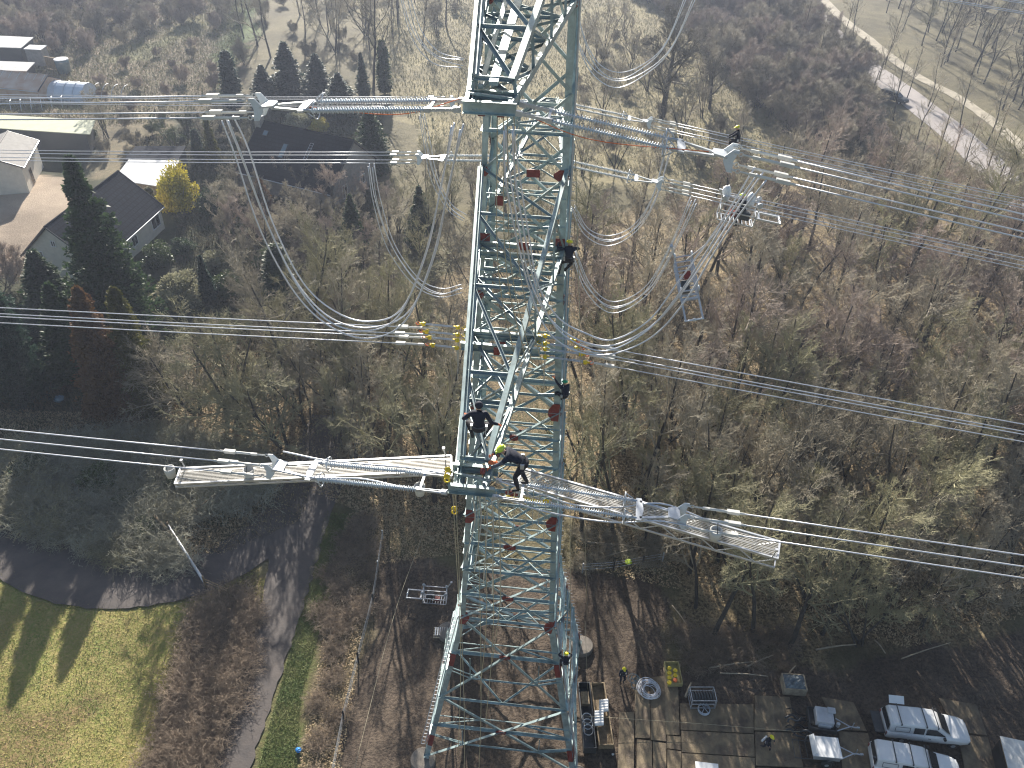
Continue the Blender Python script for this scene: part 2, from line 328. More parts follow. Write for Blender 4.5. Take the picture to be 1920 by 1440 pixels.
# ---------------------------------------------------------------- trees and shrubs
def rays_axes(d):
    h = np.where(np.abs(d[:, 2:3]) > .9, np.array([[1., 0, 0]]), np.array([[0, 0, 1.]]))
    a = np.cross(d, h); a /= np.linalg.norm(a, axis=1, keepdims=True)+1e-9; return a, np.cross(d, a)
def grow(rs, base, d, ln, r, n, jit, trop, taper=.35):
    N = len(base); P = np.zeros((N, n+1, 3)); P[:, 0] = base; d = d.copy(); dd = np.zeros((N, n+1, 3)); dd[:, 0] = d
    for i in range(n):
        d = d+rs.normal(0, jit*1.25, (N, 3))+np.array([0, 0, trop]); d /= np.linalg.norm(d, axis=1, keepdims=True)
        P[:, i+1] = P[:, i]+d*(ln/n)[:, None]; dd[:, i+1] = d
    rad = r[:, None]*np.linspace(1, taper, n+1)[None]
    return P, rad, dd
def spawn(rs, P, rad, dd, ln, per, t0, ang, ratio, rr, grad=.5):
    N, n1, _ = P.shape; t = np.sort(rs.uniform(t0, .98, (N, per)), 1); f = t*(n1-1); i = np.minimum(f.astype(int), n1-2); w = (f-i)[..., None]
    I = np.arange(N)[:, None]; base = (P[I, i]*(1-w)+P[I, i+1]*w).reshape(-1, 3); d = dd[I, i+1].reshape(-1, 3)
    a, b = rays_axes(d); ph = rs.uniform(0, 2*math.pi, len(d))[:, None]; an = rs.normal(ang, .18, len(d))[:, None]
    nd = d*np.cos(an)+(a*np.cos(ph)+b*np.sin(ph))*np.sin(an)
    L = (ln[:, None]*ratio*(1-grad*(t-t0)/(1-t0))).reshape(-1)*rs.uniform(.7, 1.25, len(d))
    rp = (rad[I, i]).reshape(-1)*rr
    return base, nd, L, rp
def tubes(P, rad, k=3):
    N, n1, _ = P.shape; d = P[:, -1]-P[:, 0]; d /= np.linalg.norm(d, axis=1, keepdims=True)+1e-9; a, b = rays_axes(d)
    an = np.arange(k)*2*math.pi/k
    v = P[:, :, None]+rad[:, :, None, None]*(np.cos(an)[:, None]*a[:, None, None]+np.sin(an)[:, None]*b[:, None, None])
    base = (np.arange(N)*n1*k)[:, None, None]+(np.arange(n1-1)*k)[None, :, None]; kk = np.arange(k)[None, None]
    q = np.stack([base+kk, base+(kk+1) % k, base+k+(kk+1) % k, base+k+kk], -1).reshape(-1, 4)
    return v.reshape(-1, 3), q
def cat(parts):
    vs = []; qs = []; o = 0
    for v, q in parts: vs.append(v); qs.append(q+o); o += len(v)
    return np.concatenate(vs), np.concatenate(qs)
def bare_tree(seed, h=15, r=.16, t0=.4, limbs=11, ang=.6, lr=.42, trop=.10, n2=8, n3=8, n4=6, stems=1, lean=.05, twr=.008, fan=.0):
    rs = np.random.RandomState(seed)
    b = np.zeros((stems, 3)); b[:, :2] = rs.normal(0, .25 if stems > 1 else 0, (stems, 2)); d = np.tile([0, 0, 1.], (stems, 1)); d[:, :2] += rs.normal(0, lean+fan, (stems, 2)); d /= np.linalg.norm(d, axis=1, keepdims=True)
    L0 = np.full(stems, float(h))*rs.uniform(.8, 1, stems)
    P0, R0, D0 = grow(rs, b, d, L0, np.full(stems, r), 9, .05, .02, .25)
    s1 = spawn(rs, P0, R0, D0, L0, limbs, t0, ang, lr, .6, .45); P1, R1, D1 = grow(rs, *s1, 7, .13, trop, .3)
    s2 = spawn(rs, P1, R1, D1, s1[2], n2, .15, .65, .48, .55); s2 = (s2[0], s2[1], s2[2], np.maximum(s2[3], .024)); P2, R2, D2 = grow(rs, *s2, 5, .16, trop*.8, .35)
    s3 = spawn(rs, P2, R2, D2, s2[2], n3, .1, .6, .55, .6); s3 = (s3[0], s3[1], np.clip(s3[2], .25, 2), np.maximum(s3[3], twr*1.35)); P3, R3, D3 = grow(rs, *s3, 3, .18, trop*.5, .5)
    s4 = spawn(rs, P3, R3, D3, s3[2], n4, .1, .6, .6, .6); s4 = (s4[0], s4[1], np.clip(s4[2], .2, .9), np.full(len(s4[2]), twr)); P4, R4, D4 = grow(rs, *s4, 2, .15, .05, .6)
    return tubes(P0, R0, 7), cat([tubes(P1, R1, 4), tubes(P2, R2, 3), tubes(P3, R3, 3), tubes(P4, R4, 3)])
def leaves(rs, C, size, n=None, up=.3, aspect=.5):     # small leaf-shaped quads at points C, outward normals n
    N = len(C); d = rs.normal(0, 1, (N, 3)); d[:, 2] *= .6
    if n is not None: d = d*.7+n
    d /= np.linalg.norm(d, axis=1, keepdims=True)+1e-9; a, b = rays_axes(d); ph = rs.uniform(0, 6.28, N)[:, None]
    s = (a*np.cos(ph)+b*np.sin(ph)); s /= np.linalg.norm(s, axis=1, keepdims=True)
    L = (size*rs.uniform(.6, 1.4, N))[:, None]; w = L*aspect*.5
    v = np.stack([C, C+d*L*.5+s*w, C+d*L, C+d*L*.5-s*w], 1).reshape(-1, 3); return v, np.arange(4*N).reshape(-1, 4)
def conifer(seed, h=10, w=2.2, n=26000, size=.26, power=.85, droop=-.2, rag=.5, layers=60):
    rs = np.random.RandomState(seed); nb = layers*9
    tz = rs.rand(nb)**1.15; ph = rs.rand(nb)*6.283; prof = np.clip((1-tz)**power, .03, 1)*np.minimum(1, .6+tz*4)
    rad = w*prof*rs.uniform(1-rag, 1+rag*.6, nb)
    k = n//nb; t = rs.rand(nb, k)**.6; z = (tz*h*.97+.25)[:, None]+t*rad[:, None]*rs.uniform(droop-.1, droop+.25, nb)[:, None]
    R_ = t*rad[:, None]; A = ph[:, None]+rs.normal(0, .5, (nb, k))*.25/(.15+t)
    C = np.stack([np.cos(A)*R_, np.sin(A)*R_, np.maximum(z, .05)+rs.normal(0, .07, z.shape)], -1).reshape(-1, 3)
    nn = np.stack([np.cos(A), np.sin(A), np.full(A.shape, .35)], -1).reshape(-1, 3)
    tr = tubes(*grow(rs, np.zeros((1, 3)), np.array([[0, 0, 1.]]), np.array([h*.97]), np.array([w*.09+.03]), 6, .01, 0, .1)[:2], 7)
    return tr, leaves(rs, C, size, nn)
def blob(seed, rx=1.5, h=2.2, n=9000, size=.14, lumps=26, stems=True, hollow=.55):
    rs = np.random.RandomState(seed); d = rs.normal(0, 1, (lumps, 3)); d[:, 2] = np.abs(d[:, 2]); d /= np.linalg.norm(d, axis=1, keepdims=True)
    c = d*np.array([rx, rx, h])*rs.uniform(.35, .8, lumps)[:, None]; lr = rs.uniform(.2, .42, lumps)*min(rx, h)
    i = rs.randint(0, lumps, n); e = rs.normal(0, 1, (n, 3)); e /= np.linalg.norm(e, axis=1, keepdims=True)
    C = c[i]+e*(lr[i]*rs.uniform(hollow, 1.1, n))[:, None]; C[:, 2] = np.abs(C[:, 2])+.03
    rb = np.zeros((6, 3)); dd = d[:6]+np.array([0, 0, .6]); dd /= np.linalg.norm(dd, axis=1, keepdims=True)
    tr = tubes(*grow(rs, rb, dd, np.full(6, h*.8), np.full(6, .03+rx*.01), 4, .08, .02, .3)[:2], 4)
    return tr, leaves(rs, C, size, e*.8, aspect=.6)
def bramble(seed, rx=1.2, h=1.1, n=420, L=1.2, r=.009, up=.5):
    rs = np.random.RandomState(seed); b = np.stack([rs.uniform(-rx, rx, n), rs.uniform(-rx, rx, n), rs.uniform(0, h*.55, n)], -1)
    b = b[(b[:, 0]/rx)**2+(b[:, 1]/rx)**2 < 1]; n = len(b); d = rs.normal(0, 1, (n, 3)); d[:, 2] = np.abs(d[:, 2])*up+.15; d /= np.linalg.norm(d, axis=1, keepdims=True)
    s = (b, d, L*rs.uniform(.5, 1.2, n), np.full(n, r*1.4)); P, Rr, D = grow(rs, *s, 5, .28, -.14, .5); P[..., 2] = np.abs(P[..., 2])
    s2 = spawn(rs, P, Rr, D, s[2], 4, .1, .8, .4, .8); s2 = (s2[0], s2[1], s2[2], np.full(len(s2[2]), r)); P2, R2, D2 = grow(rs, *s2, 3, .25, 0, .6); P2[..., 2] = np.abs(P2[..., 2])
    return tubes(P, Rr, 3), tubes(P2, R2, 3)
_var = {}
def variant(key, fn, mt, mc):
    if key not in _var:
        t, c = fn(); _var[key] = (mesh_np(key+'_trunk', *t, M[mt], True), mesh_np(key+'_crown', *c, M[mc]))
    return _var[key]
_rec = {}
def recolour(me_, mm):                  # the same mesh in another species' colour
    if not mm or me_.materials[0] == M[mm]: return me_
    k = (me_.name, mm)
    if k not in _rec: c = me_.copy(); c.materials[0] = M[mm]; _rec[k] = c
    return _rec[k]
def plant(key, loc, s=1., sz=None, label='', catg='tree', group=None, name='bare_tree', mc=None, mt=None, rz=None, names=('trunk', 'crown')):
    a, b = (recolour(me_, mm) for me_, mm in zip(_var[key], (mt, mc))); rz = random.uniform(0, 6.28) if rz is None else rz
    o = empty(name, (loc[0], loc[1], -.1), rz, label, catg, group); o.scale = (s, s, sz if sz else s)
    p = part(names[0], a, o); c = part(names[1], b, o)
    return o
for i in range(4): variant(f'forest{i}', lambda i=i: bare_tree(100+i, 14.5, .20, .38, 13, .75, .42, .09, 7, 6, 4, twr=.0115), 'bark', 'twig')
for i in range(2): variant(f'multi{i}', lambda i=i: bare_tree(120+i, 10.5, .11, .25, 7, .7, .42, .08, 7, 6, 4, stems=4, fan=.25, twr=.0115), 'bark', 'twig_g')
for i in range(2): variant(f'oak{i}', lambda i=i: bare_tree(140+i, 11, .36, .22, 13, .95, .62, .07, 9, 9, 6, lean=.04, twr=.009), 'bark', 'twig')
for i in range(2): variant(f'willow{i}', lambda i=i: bare_tree(160+i, 8.5, .16, .08, 12, .85, .62, .03, 8, 7, 3, stems=3, fan=.25, twr=.0125), 'bark', 'twig_g')
for i in range(2): variant(f'open{i}', lambda i=i: bare_tree(180+i, 16, .17, .2, 13, .6, .40, .12, 6, 5, 3), 'bark', 'twig')
for i in range(2): variant(f'shrub{i}', lambda i=i: bare_tree(200+i, 3.0, .03, .1, 9, .6, .5, .10, 6, 5, 3, stems=9, fan=.45, twr=.008), 'bark', 'twig')
for i in range(3): variant(f'con{i}', lambda i=i: conifer(300+i, 10, [2.0, 1.5, 2.6][i]), 'bark', 'conifer')
variant('column', lambda: conifer(310, 8, .9, 16000, .2, .35, .1, .3), 'bark', 'conifer')
variant('hedgecone', lambda: conifer(311, 9, 2.6, 26000, .24, .55, -.3, .35), 'bark', 'olive')
for i in range(3): variant(f'blob{i}', lambda i=i: blob(400+i), 'bark', 'laurel')
for i in range(3): variant(f'bram{i}', lambda i=i: bramble(500+i), 'bramble', 'bramble')
def scatter(poly, dmin, seed, n=4000, avoid=()):
    rs = random.Random(seed); xs = [p[0] for p in poly]; ys = [p[1] for p in poly]; out = []
    for _ in range(n):
        x = rs.uniform(min(xs), max(xs)); y = rs.uniform(min(ys), max(ys))
        if not inpoly(np.array(x), np.array(y), poly): continue
        if any(inpoly(np.array(x), np.array(y), a) for a in avoid): continue
        if all((x-a)**2+(y-b)**2 > dmin*dmin for a, b in out): out.append((x, y))
    return out
random.seed(7)
road_tr = gp((1380, -40), (1600, 0), (1700, 100), (1860, 220), (1990, 380), (1940, 440), (1780, 300), (1640, 190), (1530, 100))
def wood(poly, dmin, seed, kinds, smin, smax, label, group, mcs=(None,), name='bare_tree', avoid=(), n=4000, catg='tree'):
    pts = scatter(gp(*poly), dmin, seed, n, avoid); rs = random.Random(seed)
    for x, y in pts:
        s = rs.uniform(smin, smax)
        plant(rs.choice(kinds), (x, y), s, s*rs.uniform(.88, 1.1), label, catg, group, name, mc=rs.choice(mcs), rz=rs.uniform(0, 6.28))
    return len(pts)
cnt = {}
cnt['front'] = wood([(1085, 1010), (1240, 1030), (1300, 1215), (1480, 1225), (1700, 1195), (1840, 1120), (2050, 1070), (2100, 860), (1080, 780)], 2.4, 1, ['forest0', 'forest1', 'forest2', 'forest3', 'multi0', 'multi1'], .72, 1.0,
     'slender leafless tree in the sunlit front of the wood right of the pylon', 'leafless trees in the front of the right-hand wood', ('twig', 'twig_g', 'twig', 'twig_g'))
cnt['mid'] = wood([(1080, 780), (2100, 860), (2200, 470), (1600, 450), (1340, 420), (1080, 520)], 4.0, 2, ['forest0', 'forest1', 'forest2', 'oak0', 'multi0'], .85, 1.2,
     'leafless tree with grey brown twigs deep in the wood right of the pylon', 'leafless trees deep in the right-hand wood', ('twig', 'twig', 'twig_g', 'twig_r'))
cnt['left'] = wood([(640, 880), (860, 990), (870, 740), (640, 600), (560, 660), (540, 760), (590, 840)], 2.5, 3, ['forest0', 'forest3', 'multi1', 'forest2', 'multi0'], .75, 1.08,
     'leafless olive twigged tree in the grove left of the pylon', 'leafless trees in the grove left of the pylon', ('twig_g', 'twig_g', 'twig'))
cnt['back'] = wood([(700, 520), (860, 560), (1080, 540), (1080, 400), (860, 330), (760, 360)], 4.5, 4, ['forest1', 'multi0', 'multi1'], .5, .75,
     'small leafless tree in the thicket directly behind the pylon', 'leafless trees in the thicket behind the pylon', ('twig', 'twig_g'))
cnt['right'] = wood([(1480, 330), (1560, 240), (1680, 320), (1850, 440), (1960, 520), (2200, 470), (1600, 450), (1380, 410)], 4.2, 5, ['forest1', 'multi0', 'oak1', 'open0'], .55, .8,
     'leafless reddish grey tree between the wood and the asphalt road', 'leafless trees beside the asphalt road', ('twig_r', 'twig', 'twig_r'), 'roadside_tree', avoid=(road_tr,))
for px, py, k, s in ((1560, 128, 'open0', .8), (1648, 150, 'open1', .75), (1700, 185, 'open0', .6), (1590, 118, 'open1', .55), (1478, 62, 'open0', .7), (1445, 40, 'open1', .75), (1750, 330, 'open0', .75), (1790, 345, 'open1', .7), (1845, 350, 'open0', .8), (1770, 120, 'open1', .8), (1500, 95, 'open1', .8), (1530, 150, 'open0', .75), (1620, 205, 'open1', .7), (1675, 225, 'open0', .75), (1720, 260, 'open1', .7), (1660, 120, 'open0', .8), (1740, 200, 'open1', .7), (1800, 240, 'open0', .7), (1850, 270, 'open1', .8), (1880, 400, 'open0', .8), (1600, 70, 'open0', .8)):
    plant(k, G(px, py), s, label='tall open leafless tree beside the asphalt road', name='roadside_tree', group='open leafless trees along the road')
for px, py, s in ((1765, 125, 1.2), (1740, 60, 1.1), (1822, 140, 1.3), (1880, 205, 1.3), (1900, 190, 1.2), (1860, 90, 1.3), (1910, 60, 1.3), (1800, 20, 1.2)):
    plant('open1', G(px, py), s*.9, s, 'tall dark trunked tree in the top right stand', 'tree', 'tall dark trees beyond the road', 'tall_tree', mc='oaktwig')
plant('oak0', G(1240, 226), 1.6, label='big spreading leafless oak on the pale meadow beside the pylon', name='oak_tree', mc='oaktwig')
plant('oak1', G(1330, 205), .8, label='small crooked leafless tree right of the big meadow oak', name='oak_tree', mc='oaktwig')
plant('open0', G(700, 172), 1.5, 1.35, 'tall lone leafless tree beside the narrow dark cypress', name='tall_tree', mc='oaktwig')
cnt['thick'] = wood([(1290, -60), (1430, -60), (1540, 90), (1640, 230), (1560, 300), (1400, 200), (1290, 60), (1180, -20)], 4.2, 6, ['shrub0', 'shrub1'], 1.7, 2.7,
     'dense grey leafless bush in the thicket beside the upper road', 'grey bushes beside the upper road', ('twig', 'twig_r'), 'bare_bush', catg='bush')
cnt['scrub'] = wood([(-60, 20), (440, -30), (420, 60), (300, 40), (200, 110), (60, 110)], 5.2, 7, ['shrub0', 'shrub1'], 1., 1.9,
     'low brown leafless bush on the rough ground at top left', 'brown bushes on the rough ground', ('twig_r', 'twig'), 'bare_bush', catg='bush')
cnt['scrub2'] = wood([(450, -20), (860, -20), (860, 60), (700, 120), (500, 110), (450, 130)], 6.5, 8, ['shrub0', 'open1', 'multi0'], .7, 1.3,
     'grey leafless bush beyond the dark conifers', 'grey bushes beyond the conifers', ('twig',), 'bare_bush', catg='bush')
cnt['scrub3'] = wood([(180, 120), (400, 80), (420, 160), (200, 230)], 7, 9, ['shrub0', 'shrub1'], .5, .9,
     'small dry bush on the clearing above the garden', 'dry bushes on the clearing', ('twig_r', 'twig'), 'bare_bush', catg='bush')
cnt['mead'] = wood([(1080, 100), (1180, 60), (1420, 250), (1380, 330), (1080, 330)], 6, 10, ['shrub0', 'multi0', 'multi1'], .55, .9,
     'thin leafless bush on the pale meadow right of the pylon', 'thin bushes on the meadow', ('twig',), 'bare_bush', catg='bush')
cnt['garden'] = wood([(400, 380), (470, 330), (560, 360), (640, 400), (700, 380), (760, 440), (740, 600), (600, 600), (480, 560), (430, 480)], 3.4, 31, ['oak0', 'oak1', 'multi0', 'willow0'], .38, .62,
     'leafless garden tree or tall shrub below the slate roofed house', 'leafless trees in the garden below the slate roof', ('twig', 'twig_r', 'twig'), 'garden_tree')
cnt['garden2'] = wood([(180, 250), (300, 215), (420, 230), (470, 300), (400, 320), (330, 300), (200, 300)], 4.5, 32, ['shrub0', 'multi1', 'blob2'], .6, .9,
     'small bush or tree around the garden hut', 'bushes around the garden hut', ('twig', 'laurel'), 'garden_bush', catg='bush')
print('TREES', cnt)
cnt['tr'] = wood([(1590, -80), (2100, -80), (2100, 330), (1900, 215), (1780, 140), (1680, 50)], 6.8, 33, ['open0', 'open1', 'forest1', 'forest2'], .7, 1.0,
     'tall leafless tree in the hazy stand beyond the footpath', 'leafless trees beyond the footpath at top right', ('twig', 'twig_g', 'bark'), 'tall_tree')
# gardens and hedge on the left: (key, photo base x, y, crown width scale, height scale, crown colour, label)
for key, x, y, s, sz, mc, name, lab in (
  ('con2', 232, 625, 1.75, 1.95, 'conifer', 'cypress_tree', 'tall ragged dark green cypress in front of the white gabled house'),
  ('con0', 110, 610, 1.7, .9, 'conifer', 'conifer', 'broad dark conifer left of the tall ragged cypress'),
  ('con2', 30, 680, 1.6, 1.0, 'conifer_b', 'conifer', 'wide bluish conifer at the left edge above the hedge'),
  ('con0', 150, 705, 1.5, 1.05, 'conifer', 'conifer', 'dark conifer between the left edge conifer and the brown hedge cone'),
  ('hedgecone', 222, 775, 1.1, 1.5, 'copper', 'hedge_tree', 'brown shaded clipped conifer with sunlit right edge'),
  ('hedgecone', 280, 765, .95, 1.45, 'olive', 'hedge_tree', 'yellow green conifer at the right end of the hedge row'),
  ('hedgecone', 60, 745, .95, 1.45, 'conifer_b', 'hedge_tree', 'dark green hedge conifer near the blue sheet'),
  ('hedgecone', 0, 740, 1.0, 1.5, 'conifer', 'hedge_tree', 'dark hedge conifer at the left picture edge'),
  ('blob0', 340, 388, 2.1, 3.1, 'gold', 'golden_tree', 'golden yellow variegated tree beside the tarpaulin hut'),
  ('blob1', 395, 395, 1.5, 1.6, 'conifer', 'evergreen_bush', 'dark evergreen bush right of the golden tree'),
  ('con1', 402, 305, .75, .75, 'olive', 'conifer', 'yellow green pointed conifer under the left wires'),
  ('column', 288, 395, 1.0, .42, 'olive', 'clipped_shrub', 'small rounded green shrub behind the white gabled house'),
  ('column', 375, 300, 1.0, .6, 'conifer_b', 'conifer', 'narrow dark column conifer near the hut'),
  ('column', 440, 205, 2.0, 1.2, 'conifer_b', 'conifer', 'hazy dark conifer at the edge of the clearing'),
  ('con0', 545, 190, 1.9, 1.0, 'conifer_b', 'conifer', 'hazy bluish conifer behind the slate roofed house'),
  ('con0', 600, 195, 1.7, .85, 'conifer_b', 'conifer', 'round topped hazy conifer right of the bluish one'),
  ('con2', 640, 215, 1.5, .7, 'conifer_b', 'conifer', 'spreading cedar behind the slate roofed house'),
  ('con0', 500, 200, 1.5, .7, 'conifer_b', 'conifer', 'low hazy conifer left of the bluish one'),
  ('con1', 682, 180, .9, .75, 'conifer_b', 'conifer', 'short cypress at the foot of the tall lone tree'),
  ('column', 722, 175, 1.5, 1.15, 'conifer', 'cypress_tree', 'narrow pointed dark cypress beside the tall lone tree'),
  ('con2', 700, 320, 1.35, 1.0, 'conifer', 'conifer', 'wide dark conifer right of the slate roof'),
  ('con0', 790, 460, 1.0, .8, 'conifer', 'conifer', 'dark green conifer left of the pylon behind the jumper wires'),
  ('con0', 665, 470, .9, .75, 'conifer', 'conifer', 'dark conifer below the slate house gable'),
  ('column', 530, 560, 2.0, .85, 'conifer', 'conifer', 'broad green conifer behind the hanging jumper wires'),
  ('hedgecone', 465, 330, .62, .6, 'copper', 'copper_tree', 'reddish brown leaved beech in front of the slate roof'),
  ('hedgecone', 495, 400, .7, .55, 'copper', 'copper_tree', 'lower reddish brown beech below the first one'),
  ('blob2', 340, 565, 2.0, 2.0, 'cream_leaf', 'variegated_bush', 'pale cream flowering bush in the garden'),
  ('blob0', 300, 490, 1.5, 1.3, 'laurel', 'laurel_bush', 'glossy green laurel at the house corner'),
  ('blob1', 345, 470, 1.2, .9, 'conifer', 'evergreen_bush', 'dark low bush in the shaded garden'),
  ('blob2', 405, 500, 1.4, 1.2, 'cream_leaf', 'variegated_bush', 'smaller pale bush right of the laurel'),
  ('con1', 392, 560, .7, .55, 'conifer_b', 'conifer', 'small pointed dark conifer among the pale bushes'),
  ('blob0', 430, 545, 1.5, 1.2, 'laurel', 'laurel_bush', 'olive bush beside the small pointed conifer'),
  ('blob1', 620, 590, 1.2, 1.2, 'gold', 'yellow_bush', 'yellow leaved bush under the jumper loop'),
  ('blob0', 500, 495, 1.2, 1.0, 'laurel', 'laurel_bush', 'green bush right of the small pointed conifer'),
  ('blob2', 680, 560, 1.5, 1.6, 'conifer', 'evergreen_bush', 'dark evergreen bush between the two jumper loops'),
  ('blob1', 560, 238, 1.6, 1.3, 'cream_leaf', 'variegated_bush', 'sunlit cream hedge shrub behind the slate roof ridge'),
  ('blob0', 600, 243, 1.3, 1.0, 'gold', 'yellow_bush', 'yellow shrub at the right end of the cream hedge'),
  ('blob2', 170, 265, 1.2, 1.1, 'laurel', 'laurel_bush', 'green bush below the long pale shed'),
  ('blob2', 55, 330, .7, .7, 'laurel', 'laurel_bush', 'small bush at the cream garage corner'),
  ('blob1', 150, 345, .7, .6, 'laurel', 'laurel_bush', 'small bush beside the white gabled house chimney'),
  ('blob0', 190, 905, 1.5, .8, 'laurel', 'evergreen_bush', 'dark green low bush on the bank above the curved track'),
  ('blob2', 275, 1000, 1.3, .6, 'laurel', 'evergreen_bush', 'low grey green bush at the inner edge of the curved track'),
  ('blob1', 130, 960, 1.3, .6, 'cream_leaf', 'variegated_bush', 'frosted pale bush on the bank near the left road bend'),
  ('blob2', 240, 940, 1.2, .6, 'laurel', 'evergreen_bush', 'dark ivy mound in the middle of the bank'),
  ('blob0', 60, 880, 1.5, .7, 'conifer', 'evergreen_bush', 'dark ivy mound at the left of the bank'),
  ('blob1', 340, 900, 1.2, .7, 'laurel', 'evergreen_bush', 'green bush under the left gangway end'),
  ('blob1', 320, 720, 1.0, .9, 'olive', 'evergreen_bush', 'olive bush at the foot of the hedge row')):
    plant(key, G(x, y), s, sz, lab, 'shrub' if 'bush' in name or 'shrub' in name else 'tree', None, name, mc=mc)
for x, y, k, s, mc, lab in ((440, 800, 'willow0', 1.35, 'twig_g', 'wide leafless tree with pale fanned twigs left of the grove'), (530, 835, 'willow1', 1.1, 'twig_g', 'low mossy leafless tree at the road junction'), (370, 775, 'willow1', 1.05, 'twig', 'brown fanned leafless tree next to the hedge row'),
    (570, 470, 'oak0', .62, 'twig', 'leafless fruit tree with pale twisted limbs below the slate house'), (600, 520, 'oak1', .55, 'twig', 'leafless fruit tree nearest the jumper loop'), (440, 450, 'oak1', .5, 'twig_r', 'leafless garden tree right of the shaded lawn'),
    (470, 600, 'willow0', .55, 'twig', 'small leafless tree in front of the broad green conifer'), (640, 640, 'willow0', .7, 'twig_r', 'leafless tree under the yellow hoists'), (700, 640, 'willow1', .75, 'twig', 'reddish leafless tree left of the pylon arm'),
    (520, 650, 'willow1', .65, 'twig', 'leafless tree behind the wide fanned tree'), (195, 260, 'open0', .42, 'twig_g', 'small leafless tree behind the yard'), (290, 215, 'open1', .4, 'twig', 'thin leafless sapling by the garden boundary'), (165, 395, 'open1', .35, 'twig', 'thin leafless sapling beside the house chimney'),
    (10, 540, 'shrub0', 1.5, 'twig_r', 'leafless bush at the left picture edge by the drive'), (810, 350, 'multi0', .65, 'twig_g', 'leafless tree left of the pylon by the meadow'), (860, 200, 'open0', .55, 'twig', 'leafless sapling at the meadow edge behind the pylon')):
    plant(k, G(x, y), s, label=lab, mc=mc)
# brambles and hedge growth by the lane
def bramble_run(poly, dmin, seed, s0, s1, label, group, mc=None, keys=('bram0', 'bram1', 'bram2')):
    rs = random.Random(seed); pts = scatter(gp(*poly), dmin, seed)
    for x, y in pts: plant(rs.choice(keys), (x, y), rs.uniform(s0, s1), None, label, 'bush', group, 'bramble_bush', mc=mc, mt=mc, rz=rs.uniform(0, 6.28), names=('stems', 'twigs'))
    return len(pts)
cnt['b'] = [bramble_run([(380, 1130), (450, 1120), (480, 1160), (460, 1260), (400, 1420), (370, 1560), (260, 1560), (300, 1400), (330, 1280)], 1.15, 21, .8, 1.15, 'brown leafless bramble in the hedge between meadow and lane', 'brambles between meadow and lane'),
  bramble_run([(600, 1130), (640, 1000), (700, 960), (690, 1100), (620, 1400), (590, 1500), (570, 1400)], 1.7, 22, .6, .9, 'thin bramble on the strip beside the green verge', 'brambles beside the green verge'),
  bramble_run([(0, 850), (300, 810), (500, 870), (480, 930), (380, 960), (300, 1000), (330, 1060), (150, 1030), (60, 980), (-60, 930)], 2.3, 26, .9, 1.5, 'brown green bramble on the shaded bank above the curved track', 'green brown brambles on the shaded bank', 'twig_g'),
  bramble_run([(0, 850), (300, 810), (500, 870), (480, 930), (380, 960), (300, 1000), (330, 1060), (150, 1030), (60, 980), (-60, 930)], 2.0, 23, 1.0, 1.7, 'pale frosted bramble on the shaded bank above the curved track', 'brambles on the shaded bank', 'frost'),
  bramble_run([(1290, 1250), (1480, 1240), (1480, 1190), (1280, 1190)], 1.6, 24, .6, .9, 'brushwood heap at the edge of the wood', 'brushwood along the wood edge'),
  bramble_run([(1090, 1000), (1230, 1020), (1240, 1065), (1090, 1060)], 1.7, 25, .6, .9, 'brushwood at the back of the muddy yard', 'brushwood at the back of the yard', 'twig')]
print(cnt['b'])
# ---------------------------------------------------------------- the lattice pylon
T0 = np.array([.35, 30.9, 0.]); YAW = R(-5)
ea = np.array([math.cos(YAW), math.sin(YAW), 0]); eb = np.array([-math.sin(YAW), math.cos(YAW), 0])
def TW(a, b, z): return T0+a*ea+b*eb+np.array([0, 0, z])          # pylon coordinates to the world
def hw(z): return float(np.interp(z, [0, 11.8, 34.5, 43.5, 58], [4.75, 2.58, 1.68, 1.48, 1.15]))
LV = [.45, 5.6, 11.8, 15.7, 19.6, 23.2, 26.5, 29.6, 32.2, 34.5, 37.5, 40.5, 43.5, 46.5, 49.4, 52.2, 55]
tower = empty('lattice_pylon', T0, YAW, 'tall grey green steel lattice pylon with red gusset plates and four arms', 'pylon')
def corner(i, z): s = hw(z); return np.array([(-1, 1, 1, -1)[i]*s, (-1, -1, 1, 1)[i]*s, z])
for i in range(4):
    m = MB(); sx, sy = (-1, 1, 1, -1)[i], (-1, -1, 1, 1)[i]
    for z0, z1, w in ((.3, 11.8, .30), (11.8, 34.5, .26), (34.5, 55.5, .22)):
        p0, p1 = corner(i, z0), corner(i, z1); d = unit(p1-p0)
        for ax in ((-sx, 0, 0), (0, -sy, 0)):                    # the two flanges of the angle
            x, y = frame(d, ax); o_ = unit(np.cross(x, d)); m.prism([p0, p0+x*w, p0+x*w+o_*.024, p0+o_*.024], p1-p0)
    m.build('leg', M['steel'], tower)
def bolts(m, c, n, u, w, rows=2, cols=4):
    for i in range(rows):
        for j in range(cols): m.box(c+u*(i-(rows-1)/2)*.09+w*(j-(cols-1)/2)*.11+n*.012, (.03, .03, .03), (u, w, n))
plates = []
